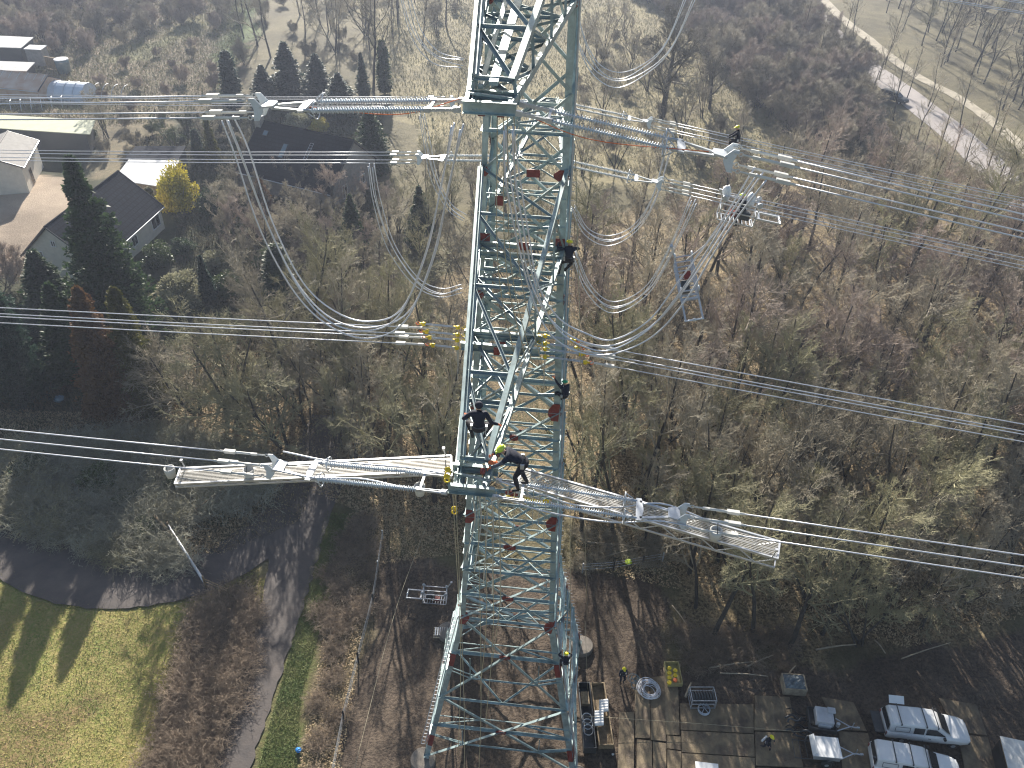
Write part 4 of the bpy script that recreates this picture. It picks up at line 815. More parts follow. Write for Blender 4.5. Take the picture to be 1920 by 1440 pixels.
window(h1, (0, 1.9, 3.3), .5, .9, (-1, 0, 0)); window(h1, (0, -.1, 4.9), .5, .7, (-1, 0, 0)); window(h1, (3.5, -4.6, 1.7), 1.2, 1.2, (0, -1, 0)); window(h1, (L1-1.7, -4.6, 1.6), 1.9, 1.5, (0, -1, 0)); window(h1, (8, -4.6, 1.6), 1.2, 1.2, (0, -1, 0))
m = MB(); m.box((8.0, 1.0, 6.9), (.8, .8, 1.6)); m.box((8.0, 1.0, 7.75), (1.0, 1.0, .1)); m.build('chimney', M['brick'], h1)
h2, L2 = gable('house', 'big dark slate roofed house with white capped chimney and skylights', (-36.4, 114.6), (-22.6, 108.4), 5.0, 6.2, 7.6, 3.4, 2.7, 'brick', 'slate')
m = MB(); m.box((-.1, -.4, 7.6), (1.0, 1.0, 1.7)); m.build('chimney', M['brick'], h2); m = MB(); m.box((-.1, -.4, 8.5), (1.25, 1.25, .12)); m.box((-.1, -.4, 8.6), (.3, .3, .15)); m.build('chimney_cap', M['dirty_white'], h2)
def skylight(o, x, y, w, h, zr, sl):
    n = unit((0, -sl, 1)); s = np.array([1., 0, 0]); u = np.cross(n, s); c = np.array([x, -y, zr-sl*y+.16])+n*.03
    m = MB(); m.box(c, (w, h, .08), (s, u, n)); f = m.build('skylight', M['dark'], o); m = MB(); m.box(c+n*.045, (w-.15, h-.15, .02), (s, u, n)); m.build('pane', M['blueglass'], f)
M['blueglass'] = mat('sky_reflecting_glass', (.10, .16, .20), .1, 0, .1, 2, spec=1)
sl2 = (7.6-2.7)/6.2
skylight(h2, 1.6, 1.4, .8, .8, 7.6, sl2); skylight(h2, 5.6, 3.0, .8, 2.2, 7.6, sl2)
window(h2, (L2, -2.8, 1.4), 1.1, 1.8, (1, 0, 0)); window(h2, (L2, 1.5, 1.6), 1.2, 1.2, (1, 0, 0))
m = MB(); [m.beam((9.3+.5*k, -1.5, 7.6-sl2*1.5+.3), (9.3+.5*k, -3.6, 7.6-sl2*3.6+.3), .04, .03) for k in (0, 1)]; [m.beam((9.3, -1.5-.3*k, 7.6-sl2*(1.5+.3*k)+.3), (9.8, -1.5-.3*k, 7.6-sl2*(1.5+.3*k)+.3), .03, .03) for k in range(8)]; m.build('roof_ladder', M['galv'], h2)
h3, L3 = gable('garage', 'cream garage with corrugated roof and brown door at the left edge', (-70.3, 104.6), (-72.6, 113.5), 4.5, 3.2, 5.2, 3.6, 3.8, 'render', 'brick', catg='garage')
window(h3, (3.0, -3.2, 1.1), 1.0, 2.1, (0, -1, 0), 'door', 'wood')
def shed(name, label, pts, h, mw, mr, slope=.3, catg='shed'):   # corner positions on the ground, lean-to roof
    c = np.mean([p[:2] for p in pts], 0); o = empty(name, (c[0], c[1], 0), 0, label, catg); b = [np.array([p[0]-c[0], p[1]-c[1], 0]) for p in pts]; n = len(b)
    zs = [h+(slope if k in (n//2, n//2+1) else 0) for k in range(n)]
    m = MB(); m.add(b+[p+np.array([0, 0, z]) for p, z in zip(b, zs)], [tuple(range(n))[::-1], tuple(range(n, 2*n))]+[(i, (i+1) % n, n+(i+1) % n, n+i) for i in range(n)]); m.build('wall', M[mw], o)
    m = MB(); r_ = [p*1.06+np.array([0, 0, z+.03]) for p, z in zip(b, zs)]; m.add(r_+[p+np.array([0, 0, .1]) for p in r_], [tuple(range(n))[::-1], tuple(range(n, 2*n))]+[(i, (i+1) % n, n+(i+1) % n, n+i) for i in range(n)]); m.build('roof', M[mr], o); return o
M['palefelt'] = mat('pale_green_felt', (.42, .44, .32), .8, 0, .1, .8)
M['rust'] = mat('rusty_glasshouse', (.45, .28, .18), .5, 0, .45, .5, col2=(.55, .45, .38))
M['film'] = mat('greenhouse_film', (.62, .68, .78), .25, 0, .1, .6, spec=.8)
shed('shed', 'long low shed with pale green roof at the left edge', [(-90, 127.5), (-88.5, 122.5), (-64.5, 119.2), (-66, 124.6)], 2.6, 'dark', 'palefelt', .5)
shed('shed', 'white roofed shed at the top of the yard cluster', [(-103, 160.5), (-94.5, 160.5), (-94.5, 165.5), (-103, 166)], 3.2, 'dark', 'dirty_white', .5)
shed('shed', 'small white box shed joined to the upper shed', [(-93.8, 160.5), (-90.6, 160.3), (-90.6, 162.6), (-93.8, 162.8)], 3.0, 'brick', 'white', .1)
shed('shed', 'middle shed with white ridge strip', [(-100, 149.5), (-88.5, 149.5), (-88.5, 152.8), (-100, 153)], 2.4, 'dark', 'dirty_white', .5)
o = empty('water_tank', (-85.6, 157.2, 0), 0, 'round blue grey tank with white lid beside the sheds', 'tank'); m = MB(); m.lathe((0, 0, 0), (0, 0, 1), [(0, 1.2), (2, 1.25), (2.4, 1.2)], 14); m.build('shell', M['blueglass'], o, True); m = MB(); m.lathe((0, 0, 2.4), (0, 0, 1), [(0, 1.3), (.12, 1.25), (.2, .4)], 14); m.build('lid', M['white'], o)
shed('wall', 'dark timber screen between the small shed and the tank', [(-90, 159.6), (-87, 158.4), (-87, 158.6), (-90, 159.8)], 2.0, 'wood', 'wood', 0, 'fence')
o, Lg = gable('glasshouse', 'long rust stained glasshouse at the left edge', (-96, 146.5), (-81.5, 143.8), 3, 3.4, 3.6, 2, 2, 'rust', 'rust', .1, 'glasshouse')
m = MB(); [m.beam((k*1.6, -3.45, 2), (k*1.6, 0, 3.8), .08, .06) for k in range(10)]; m.build('glazing_bar', M['dirty_white'], o)
o = empty('polytunnel', (-78.5, 144.3, 0), R(-6), 'blue white film tunnel with bare hoops at its right end', 'tunnel'); m = MB(); Rr = 2.5; K = 12
vs = [(x, Rr*math.cos(math.pi*k/K), Rr*math.sin(math.pi*k/K)) for x in (-3.6, 3.4) for k in range(K+1)]; m.add(vs, [(k, k+1, K+2+k, K+1+k) for k in range(K)]+[tuple(range(K+1)), tuple(range(K+1, 2*K+2))]); m.build('film', M['film'], o, False)
for k in range(9): m = MB(); m.ring((-3.6+k*1.75, 0, 0), (1, 0, 0), Rr+.04, .05, 14, 5, 0, math.pi); m.build('hoop', M['galv'], o)
for k in range(6):
    c = G(25+k*19, 205-k*1.5); m = MB(); m.ring((0, 0, 0), (.9, .3, 0), 1.6, .05, 12, 5); r_ = m.build('hoop', M['galv']); r_.location = Vector(c); tag(r_, ('leftmost', 'second', 'third', 'fourth', 'fifth', 'rightmost')[k]+' loose wire hoop on the ground below the tunnel', 'hoop', 'loose hoops')
hut = shed('hut', 'small garden hut with grey roof beside the golden tree', [(-56, 112), (-48.8, 112.6), (-49.2, 117), (-56, 116.4)], 2.3, 'dark', 'roof', .2, 'hut')
o = shed('tarpaulin_shelter', 'creased pale grey tarpaulin draped over a low shelter', [(-55.2, 106.2), (-48.6, 104.5), (-48.4, 111.8), (-55.2, 111.6)], 1.9, 'wood', 'tarp', .5, 'shelter')
def panel_fence(pts, h, mt, label, name='fence', posts=2.4):
    P = [np.array(G(*p)) for p in pts]; o = empty(name, P[0], 0, label, 'fence'); 
    for a, b in zip(P[:-1], P[1:]):
        L = np.linalg.norm(b-a); n = max(1, int(L/posts))
        for k in range(n+1):
            c = a+(b-a)*k/n-P[0]; m = MB(); m.beam(c+np.array([0, 0, -.2]), c+np.array([0, 0, h+.08]), .09, .09, (1, 0, 0)); m.build('post', M[mt], o)
        for z in ((.3, .7, 1.0) if mt != 'dark' else (h*.5,)):
            m = MB(); m.beam(a-P[0]+np.array([0, 0, z*h/1.05]), b-P[0]+np.array([0, 0, z*h/1.05]), .03, .1 if mt != 'dark' else h*.9, (0, 0, 1)) if mt == 'wood' else m.tube([a-P[0]+np.array([0, 0, z*h/1.05]), b-P[0]+np.array([0, 0, z*h/1.05])], .012, 4); m.build('rail' if mt == 'wood' else 'fence_wire', M[mt], o)
    return o
panel_fence([(718, 1010), (700, 1130), (672, 1240), (645, 1350), (622, 1470)], .9, 'galv', 'thin wire fence along the left side of the muddy yard', 'wire_fence', 3)
panel_fence([(1092, 1072), (1150, 1068), (1205, 1058), (1242, 1052)], .9, 'galv', 'thin wire fence at the back of the muddy yard', 'wire_fence', 2.5)
panel_fence([(386, 1102), (432, 1122)], 1.1, 'wood', 'short timber fence right of the field gate', 'timber_fence', 1.5)
panel_fence([(470, 895), (372, 970)], 1.0, 'wood', 'pale timber rail fence on the bank behind the gate', 'timber_fence', 3.5)
gs, ge = G(322, 1003), G(385, 1100); o = empty('field_gate', gs, math.atan2(ge[1]-gs[1], ge[0]-gs[0]), 'long grey tubular gate lying across the curved track', 'gate'); Lq = np.linalg.norm(ge-gs)
m = MB(); [m.tube([(0, 0, z), (Lq, 0, z)], .035, 6) for z in (.35, .6, .85, 1.15)]; [m.tube([(Lq*k/5, 0, .35), (Lq*k/5, 0, 1.15)], .03, 6) for k in range(6)]; m.build('gate_leaf', M['alu'], o)
for x_ in (-.15, Lq+.15): m = MB(); m.beam((x_, 0, -.2), (x_, 0, 1.35), .14, .14, (1, 0, 0)); m.build('gate_post', M['wood'], o)
m = MB(); a, b = G(290, 966, .9), G(320, 1001, .9); m.tube([a, b], .12, 8); tag(m.build('timber_pole', M['palewood'] if 'palewood' in M else M['wood'], None, True), 'yellowish timber pole at the hinge end of the gate', 'pole')
def logs(spec):
    for (x0, y0, x1, y1, r, lab) in spec:
        a, b = G(x0, y0, .15+r), G(x1, y1, .2+r); m = MB(); mid = (a+b)/2+np.array([0, 0, .1]); m.tube(smoothpath([a, mid, b], 5), [r*(1-.04*k) for k in range(11)], 7); tag(m.build('log', M['palelog'], None, True), lab, 'log', 'cut branches and logs at the wood edge')
M['palelog'] = mat('peeled_branch', (.36, .30, .22), .8, 0, .25, 3); M['palewood'] = mat('yellow_timber', (.42, .36, .16), .7, 0, .2, 3)
logs([(1285, 1307, 1296, 1280, .09, 'short pale plank end beside the black roller cage'), (1330, 1252, 1420, 1240, .06, 'long pale branch on the brushwood heap'), (1350, 1262, 1440, 1268, .05, 'low branch under the brushwood heap'), (1400, 1250, 1450, 1228, .05, 'slanting branch at the right end of the heap'),
      (1100, 1016, 1240, 1032, .05, 'long thin fallen branch behind the yard fence'), (1120, 1048, 1210, 1025, .05, 'crossing fallen branch behind the yard fence'), (1530, 1218, 1605, 1208, .07, 'fallen log at the wood edge above the trailer'), (1480, 1262, 1492, 1248, .06, 'stake standing behind the tarpaulin crate'),
      (1690, 1235, 1782, 1205, .05, 'pale fallen branch above the white pickup'), (1640, 1200, 1660, 1225, .06, 'short log near the big twin trunks'), (1260, 1135, 1290, 1175, .05, 'slanting pale branch left of the bushy tree'), (1360, 1170, 1382, 1195, .05, 'cut limb under the bushy tree'), (1500, 1050, 1640, 1120, .05, 'long pale branch on the wood floor')])
# site mats, crates, trailers
MATS = [[(1161, 1337), (1189, 1336), (1188, 1470), (1157, 1470)], [(1190, 1270), (1217, 1280), (1219, 1385), (1191, 1384)], [(1219, 1272), (1245, 1268), (1249, 1391), (1220, 1388)], [(1243, 1252), (1270, 1254), (1274, 1379), (1249, 1378)],
        [(1194, 1387), (1222, 1390), (1223, 1470), (1193, 1470)], [(1224, 1391), (1249, 1395), (1249, 1470), (1225, 1470)], [(1250, 1380), (1276, 1382), (1276, 1407), (1250, 1404)], [(1251, 1406), (1277, 1410), (1276, 1470), (1251, 1470)],
        [(1275, 1320), (1412, 1322), (1413, 1376), (1276, 1369)], [(1277, 1371), (1413, 1378), (1415, 1420), (1278, 1411)], [(1278, 1413), (1415, 1422), (1416, 1500), (1278, 1500)],
        [(1415, 1305), (1480, 1308), (1492, 1372), (1414, 1370)], [(1415, 1373), (1493, 1375), (1506, 1440), (1417, 1436)], [(1540, 1308), (1600, 1318), (1625, 1372), (1570, 1368)], [(1572, 1372), (1627, 1376), (1642, 1450), (1580, 1450)], [(1508, 1440), (1580, 1443), (1590, 1500), (1510, 1500)], [(1418, 1440), (1506, 1443), (1508, 1500), (1418, 1500)],
        [(1760, 1310), (1830, 1322), (1850, 1380), (1790, 1372)], [(1795, 1376), (1852, 1384), (1868, 1450), (1810, 1450)]]
M['mat'] = mat('muddy_timber_mat', (.26, .20, .12), .75, 0, .3, .9, .5, 9, col2=(.10, .074, .052), rnd=.22)
for k, q4 in enumerate(MATS):
    P = [G(x, y, .03) for x, y in q4]; c = sum(P)/4; m = MB(); m.prism([p-c for p in P][::-1], (0, 0, .07)); o = m.build('ground_mat', M['mat']); o.location = Vector(c+np.array([0, 0, .004*(k % 3)])); cx = sum(p[0] for p in q4)/4; cy_ = sum(p[1] for p in q4)/4
    tag(o, 'muddy timber road mat laid in the yard, '+('narrow one below the rope coil and crates' if k < 8 else 'wide one around the walking worker' if k < 13 else 'one beside the trailers and pickups'), 'ground mat', ('narrow mats near the pylon', 'wide mats in the yard', 'mats near the vehicles')[0 if k < 8 else 1 if k < 13 else 2])
M['tarp2'] = mat('blue_grey_tarpaulin', (.16, .19, .21), .45, 0, .2, 2)
def openbox(name, c, yaw, sz, th, mw, label, catg, ins=None):
    o = empty(name, c, yaw, label, catg); X, Y, Z = sz; m = MB()
    m.box((0, 0, .1), (X, Y, th)); 
    for s in (-1, 1): m.box((s*(X/2-th/2), 0, Z/2+.12), (th, Y, Z)); m.box((0, s*(Y/2-th/2), Z/2+.12), (X-2*th-.004, th, Z))
    m.build('box', M[mw], o); m = MB(); [m.box((s*X*.35, t*Y*.35, .03), (.12, .12, .1)) for s in (-1, 1) for t in (-1, 1)]; m.build('skid', M['dark'], o); return o
o = openbox('timber_crate', G(1127, 1345), R(-86), (4.4, .95, .45), .07, 'wood', 'long narrow open timber crate with white insulator stacks', 'crate')
for k in range(9):
    m = MB(); m.lathe((-.35, 0, 0), (1, 0, 0), [(0, .04), (.03, .14), (.6, .14), (.63, .04)], 10); q = m.build('insulator_bundle', M['white']); q.location = Vector(G(1127+(6 if k < 4 else -3), 1315+k*5.2, .62)); q.rotation_euler = (0, 0, R(8)); tag(q, ('topmost', 'second', 'third', 'fourth', 'fifth', 'sixth', 'seventh', 'eighth', 'lowest')[k]+' white roll in the stack on the long timber crate', 'insulator', 'white rolls on the timber crate')
o = openbox('steel_skip', G(1099, 1350), R(-88), (4.6, .8, .6), .05, 'dark', 'long dark steel rack beside the pylon leg', 'rack'); m = MB(); [m.ring((.2+.4*k, 0, .55), (.2, .1, 1), .33, .03, 12, 5) for k in range(3)]; m.build('reel', M['galv'], o); m = MB(); m.box((-1.2, 0, .5), (.9, .5, .3)); m.build('timber_block', M['wood'], o)
o = openbox('steel_crate', G(1261, 1268), R(-88), (1.7, 1.0, .35), .05, 'palewood', 'small open crate with yellow pulley blocks', 'crate')
for k in range(7):
    m = MB(); m.lathe((0, 0, -.07), (0, 0, 1), [(0, .05), (.02, .15), (.12, .15), (.14, .05)], 10); q = m.build('pulley', M['yellow'] if k != 5 else M['orange']); q.location = Vector(G(1255+(k % 2)*11, 1253+k*4.5, .5)); tag(q, ('topmost', 'second', 'third', 'fourth', 'fifth', 'sixth', 'lowest')[k]+' yellow pulley in the small crate', 'pulley', 'yellow pulleys in the crate')
o = empty('rope_coil', G(1217, 1297), 0, 'pale blue grey rope coiled on the site mats', 'rope coil'); m = MB(); rs_ = random.Random(3)
for k in range(14): m.ring((rs_.uniform(-.15, .15), rs_.uniform(-.15, .15), .14+.02*k), (rs_.uniform(-.1, .1), rs_.uniform(-.1, .1), 1), rs_.uniform(.4, .75), .022, 20, 4)
m.build('coil', M['wire'], o); m = MB(); [m.ring((-.9+rs_.uniform(-.2, .2), .6+rs_.uniform(-.3, .3), .14+.02*k), (0, .05, 1), rs_.uniform(.15, .4), .02, 16, 4) for k in range(6)]; m.build('loose_loops', M['blueglass'], o)
def cage(c, yaw, X, Y, label, n):
    o = empty('roller_cage', c, yaw, label, 'cage'); m = MB()
    for x in (-X/2, X/2):
        for y in (-Y/2, Y/2): m.beam((x, y, 0), (x, y, 1.0), .05, .05, (1, 0, 0))
    for z in (.15, .6, 1.0): [m.beam((-X/2, s*Y/2, z), (X/2, s*Y/2, z), .04, .04) for s in (-1, 1)]; [m.beam((s*X/2, -Y/2, z), (s*X/2, Y/2, z), .04, .04) for s in (-1, 1)]
    m.build('frame', M['galv'], o)
    for k in range(n):
        m = MB(); x_ = -X/2+.15+k*(X-.3)/(n-1); m.ring((x_, 0, .62), (1, .15, 0), .36, .07, 16, 6); m.lathe((x_-.03, 0, .62), (1, 0, 0), [(0, .28), (.06, .28)], 14); m.build('pulley_wheel', M['dark'], o)
    return o
o = cage(G(1314, 1317), R(2), 1.6, 1.0, 'steel cage of black running wheels beside the rope coil', 8)
m = MB(); 
for k in range(5): m.ring((0, 0, .1+.05*k), (0, 0, 1), .38, .03, 18, 5)
[m.beam((-.38*math.cos(a), -.38*math.sin(a), .36), (.38*math.cos(a), .38*math.sin(a), .36), .04, .03) for a in (0, 1.05, 2.1)]; q = m.build('cable_drum', M['galv']); q.location = Vector(G(1319, 1333)); tag(q, 'small spoked wire drum in front of the black wheel cage', 'drum')
o = openbox('timber_crate', G(1485, 1290), R(-3), (1.5, 1.2, .65), .06, 'palelog', 'square timber crate topped with crumpled grey tarpaulin', 'crate'); m = MB(); rs_ = np.random.RandomState(5); n_ = 9
vs = [((i/(n_-1)-.5)*1.35, (j/(n_-1)-.5)*1.05, .72+.3*rs_.rand()*(1 if 0 < i < n_-1 and 0 < j < n_-1 else .1)) for i in range(n_) for j in range(n_)]; m.add(vs, [(i*n_+j, (i+1)*n_+j, (i+1)*n_+j+1, i*n_+j+1) for i in range(n_-1) for j in range(n_-1)]); m.build('tarpaulin', M['tarp2'], o)
def wheel(o, c, r=.33, w=.2, ax=(0, 1, 0)):
    c = np.array(c, float); ax = np.array(ax, float); m = MB(); m.lathe(c-ax*w/2, ax, [(0, r*.62), (.02, r*.93), (.05, r), (w-.05, r), (w-.02, r*.93), (w, r*.62)], 20); t = m.build('wheel', M['black'], o, True); m = MB(); m.lathe(c-ax*(w/2+.005), ax, [(0, r*.2), (.01, r*.6), (w, r*.6), (w+.01, r*.2)], 14); m.build('rim', M['galv'], t)
def trailer(c, yaw, X, Y, label, lid):
    o = empty('trailer', c, yaw, label, 'trailer'); m = MB(); m.box((0, 0, .55), (X, Y, .08)); [m.box((0, s*(Y/2-.02), .75), (X-.01, .04, .35)) for s in (-1, 1)]; [m.box((s*(X/2-.02), 0, .75), (.04, Y-.1, .35)) for s in (-1, 1)]; m.build('bed', M['dark'] if not lid else M['galv'], o)
    m = MB(); m.beam((X/2, .5, .5), (X/2+1.0, 0, .5), .06, .06); m.beam((X/2, -.5, .5), (X/2+1.0, 0, .5), .06, .06); m.beam((X/2+.9, 0, .5), (X/2+1.5, 0, .5), .07, .07); m.box((X/2+1.5, 0, .52), (.18, .1, .12)); m.tube([(X/2+1.2, .12, .05), (X/2+1.2, .12, .8)], .03, 6); m.build('drawbar', M['galv'], o)
    for s in (-1, 1): wheel(o, (0, s*(Y/2+.14), .33)); m = MB(); m.ring((0, s*(Y/2+.14), .33), (0, 1, 0), .42, .04, 12, 4, 0, math.pi); m.build('mudguard', M['dark'], o)
    return o
o = trailer(G(1535, 1362), R(-8), 1.7, 1.5, 'flat trailer loaded with a grey machine and chains', False)
m = MB(); m.box((.1, .1, 1.0), (1.1, 1.1, .5)); m.box((.55, .45, 1.3), (.5, .4, .12)); m.box((.1, -.5, .9), (.8, .14, .3)); m.build('machine', M['tarp'], o, False, .03); m = MB(); m.lathe((.9, -.35, .9), (0, 0, 1), [(0, .12), (.3, .12), (.32, .05)], 12); m.build('cylinder', M['galv'], o)
rs_ = random.Random(11)
for k in range(16):
    p = (1470+rs_.uniform(14, 52), 1335+rs_.uniform(0, 50)); m = MB(); m.tube(smoothpath([(rs_.uniform(-.7, -.4), 0, 0), (-.2, .15, .12), (.2, -.1, .1), (.7, .1, 0)], 5), .035+.03*(k % 3 == 0), 6); q = m.build('hose', M['black' if k % 3 else 'dark'], None, True); q.location = Vector(G(p[0], p[1], .15+.03*k)); q.rotation_euler = (0, 0, rs_.uniform(-.5, .5)); tag(q, 'black hose or cable bundle heaped behind the loaded trailer', 'hose', 'black hoses heaped behind the trailer')
o = trailer(G(1542, 1416), R(-4), 1.6, 1.25, 'small box trailer with a shiny white lid', True); m = MB(); m.prism([(-.95, -.68, .95), (.86, -.68, .95), (.86, .68, .95), (-.95, .68, .95)], (0, 0, .06)); m.prism([(-.95, -.68, 1.01), (-.95, .68, 1.01), (-.75, .68, 1.22), (-.75, -.6, 1.22)], (.05, 0, .02)); m.build('lid', M['white'], o)
m = MB(); [m.beam((-1.1-.4*k, -.6, .45), (-1.1-.4*k, .6, .45), .03, .03) for k in range(3)]; [m.beam((-.8, s*.6, .45), (-1.9, s*.6, .45), .04, .04) for s in (-1, 1)]; m.build('ramp', M['dark'], o)
# vehicles
def section(x, wb, zb, wm, zm, wt, zt): return [(x, -wb, zb), (x, -wm, (zb+zm)/2), (x, -wm, zm), (x, -wt, zt), (x, wt, zt), (x, wm, zm), (x, wm, (zb+zm)/2), (x, wb, zb)]
def loft(secs):
    m = MB(); n = len(secs[0]); vs = [p for s in secs for p in s]; fs = [(i*n+k, i*n+(k+1) % n, (i+1)*n+(k+1) % n, (i+1)*n+k) for i in range(len(secs)-1) for k in range(n)]
    return m.add(vs, fs+[tuple(range(n))[::-1], tuple(range((len(secs)-1)*n, len(secs)*n))])
def pickup(c, yaw, label, gate=True, paint='white', bars=(-1.9, -.35, .35), s=1., catg='pickup', flap=True):
    o = empty('pickup_truck' if catg == 'pickup' else 'car', c, yaw, label, catg, 'white work pickups' if catg == 'pickup' else None); o.scale = (s, s, s)
    S = [section(-2.6, .78, .5, .88, .95, .82, 1.08), section(-2.5, .82, .42, .93, .98, .86, 1.12), section(-1, .84, .4, .94, 1.0, .87, 1.12), (section(.9, .84, .4, .94, 1.0, .86, 1.12)), section(1.25, .84, .4, .94, .98, .84, 1.13), section(2.1, .82, .42, .92, .92, .74, 1.07), section(2.45, .76, .45, .86, .85, .64, .98), section(2.68, .6, .48, .68, .78, .5, .86)]
    loft(S).build('body', M[paint], o, True, .03)
    roof = [(-2.52, .82, 1.1, .66, 1.68), (-2.35, .84, 1.1, .69, 1.80), (-.6, .85, 1.1, .69, 1.84), (.30, .85, 1.1, .67, 1.80), (.55, .84, 1.1, .62, 1.70), (1.30, .80, 1.1, .74, 1.16)]
    m = MB(); vs = []; 
    for x, wb, zb, wt, zt in roof: vs += [(x, -wb, zb), (x, -wt, zt-.05*(zt > 1.3)), (x, -wt*.9, zt), (x, wt*.9, zt), (x, wt, zt-.05*(zt > 1.3)), (x, wb, zb)]
    m.add(vs, [(i*6+k, i*6+(k+1) % 6, (i+1)*6+(k+1) % 6, (i+1)*6+k) for i in range(5) for k in range(6)]+[(5, 4, 3, 2, 1, 0), tuple(range(30, 36))]); cab = m.build('cab', M[paint], o, True, .02)
    m = MB(); m.quad((.60, -.57, 1.70), (.60, .57, 1.70), (1.27, .70, 1.19), (1.27, -.70, 1.19)); [m.v.__setitem__(i, (m.v[i][0]+.022, m.v[i][1], m.v[i][2]+.03)) for i in range(4)]; m.build('windscreen', M['glass'], o)
    for s_ in (-1, 1):
        for (x0, x1, x2, x3, nm) in ((-.28, .30, .98, -.28, 'side_window'), (-1.05, -.40, -.40, -1.05, 'side_window')):
            f = lambda x, z: (x, s_*(.862-(z-1.1)/.7*.158+.012), z); m = MB(); m.quad(f(x0, 1.66), f(x1, 1.66), f(x2, 1.2), f(x3, 1.2)); m.build(nm, M['glass'], o)
        f = lambda x, z: (x, s_*(.862-(z-1.1)/.7*.158+.006), z)
        if flap or s_ == -1:
            m = MB(); Q = [f(-2.2, 1.6), f(-1.3, 1.62), f(-1.3, 1.25), f(-2.2, 1.25)]
            for a_, b_ in zip(Q, Q[1:]+Q[:1]): m.beam(a_, b_, .02, .015)
            m.build('canopy_hatch', M['dark'], o)
        for x in (-1.55, 1.65): wheel(o, (x, s_*.80, .37), .37, .24)
        m = MB(); m.box((.85, s_*1.02, 1.2), (.14, .2, .16)); m.build('wing_mirror', M['black'], o, False, .02)
        m = MB(); m.box((2.52, s_*.66, .82), (.16, .2, .14)); m.build('headlight', M['frame'], o, False, .02)
        m = MB(); m.box((-2.6, s_*.78, .85), (.05, .12, .28)); m.build('tail_light', M['red'], o)
        m = MB(); m.box((.0, s_*.955, .95), (.16, .02, .03)); m.build('door_handle', M['dark'], o)
        for x in (-1.12, -.34, .62): m = MB(); m.beam((x, s_*.945, .55), (x, s_*.885, 1.1), .02, .012); m.build('door_seam', M['dark'], o)
    m = MB(); m.quad((-2.56, -.64, 1.62), (-2.56, .64, 1.62), (-2.60, .76, 1.12), (-2.60, -.76, 1.12)); m.build('rear_window', M['glass'], o)
    for x in bars: m = MB(); m.beam((x, -.74, 1.88), (x, .74, 1.88), .05, .04); [m.box((x, s_*.72, 1.82), (.07, .05, .12)) for s_ in (-1, 1)]; m.build('roof_bar', M['dark'], o)
    m = MB(); m.beam((1.32, -.7, 1.135), (1.32, .7, 1.135), .02, .012); m.build('bonnet_seam', M['dark'], o)
    m = MB(); m.box((2.66, 0, .52), (.12, 1.5, .16)); m.build('bumper', M['dark'], o, False, .02)
    if gate: m = MB(); m.box((-2.95, 0, .78), (.6, 1.5, .06)); m.beam((-2.65, -.7, .9), (-3.2, -.7, .82), .02, .02); m.beam((-2.65, .7, .9), (-3.2, .7, .82), .02, .02); m.build('tailgate', M['dark'], o)
    if flap and gate: m = MB(); m.box((-1.85, .98, 1.95), (.95, .03, .5), ((1, 0, 0), unit((0, .5, -.8)), unit((0, .8, .5)))); m.build('open_hatch', M[paint], o)
    return o
pickup(G(1729, 1383, 0)+np.array([0, .3, 0]), R(-5), 'white pickup with canopy, lowered tailgate and raised side hatch')
pickup(G(1708, 1448, 0)+np.array([0, .1, 0]), R(-9), 'white pickup with three roof bars cut off by the bottom edge', gate=False, bars=(-1.5, -.5, .4), flap=False)
pickup(G(15, 275), R(120), 'white and blue car parked behind the cream garage', gate=False, paint='dirty_white', bars=(), flap=False, catg='car')
pickup(G(1674, 190), R(-50), 'dark car on the asphalt road between the leafless trees', gate=False, paint='dark', bars=(), flap=False, catg='car')
pickup(G(1915, 368), R(-60), 'dark vehicle at the right picture edge beside the road', gate=False, paint='dark', bars=(), flap=False, catg='car')
c = G(1925, 1455); o = empty('box_trailer', c, R(-12), 'box trailer with worn grey white roof in the bottom right corner', 'trailer'); m = MB(); m.box((0, 0, 1.2), (4.0, 2.0, 1.5)); m.build('body', M['wood'], o, False, .03); m = MB(); m.box((0, 0, 1.99), (4.1, 2.1, .06)); m.build('roof', M['dirty_white'], o, False, .02); m = MB(); m.box((-2.03, 0, 1.15), (.04, 1.8, 1.3)); m.build('rear_opening', M['black'], o)
for s_ in (-1, 1): wheel(o, (-.4, s_*1.0, .35)); wheel(o, (.5, s_*1.0, .35))
o = empty('folding_table', G(1322, 1452), R(-5), 'white table top just entering at the bottom edge', 'table'); m = MB(); m.box((0, 0, .75), (1.4, .7, .05)); m.build('table_top', M['white'], o, False, .01)
for a in (-1, 1):
    for b in (-1, 1): m = MB(); m.beam((a*.6, b*.28, 0), (a*.6, b*.28, .725), .04, .04, (1, 0, 0)); m.build('leg', M['dark'], o)
for x, y, sz, mm, lab, nm, ct in ((560, 1408, .35, 'blue', 'bright blue plastic bag on the verge at the bottom edge', 'plastic_bag', 'bag'), (112, 752, .9, 'blueglass', 'crumpled blue sheet under the hedge row', 'plastic_sheet', 'sheet'), (48, 322, .7, 'blue', 'blue barrow tub beside the cream garage', 'tub', 'tub'), (1178, 1056, .5, 'helmet_lime', 'lime yellow sack behind the yard fence', 'sack', 'sack'), (1149, 1415, .16, 'dirty_white', 'small white packet on the mud beside the mats', 'packet', 'packet')):
    rs_ = np.random.RandomState(int(x)); m = MB(); m.ball((0, 0, sz*.3), (sz*.55, sz*.5, sz*.35), 10, 7); m.v = [tuple(np.array(v)*(1+.25*(rs_.rand()-.5))) for v in m.v]; q = m.build(nm, M[mm]); q.location = Vector(G(x, y)); tag(q, lab, ct)
o = empty('cable_reel', G(830, 1188), 0, 'pallet with white fittings beside the far left footing', 'pallet'); m = MB(); [m.box((0, -.4+.2*k, .1), (1.3, .12, .04)) for k in range(5)]; m.build('pallet_boards', M['palelog'], o)
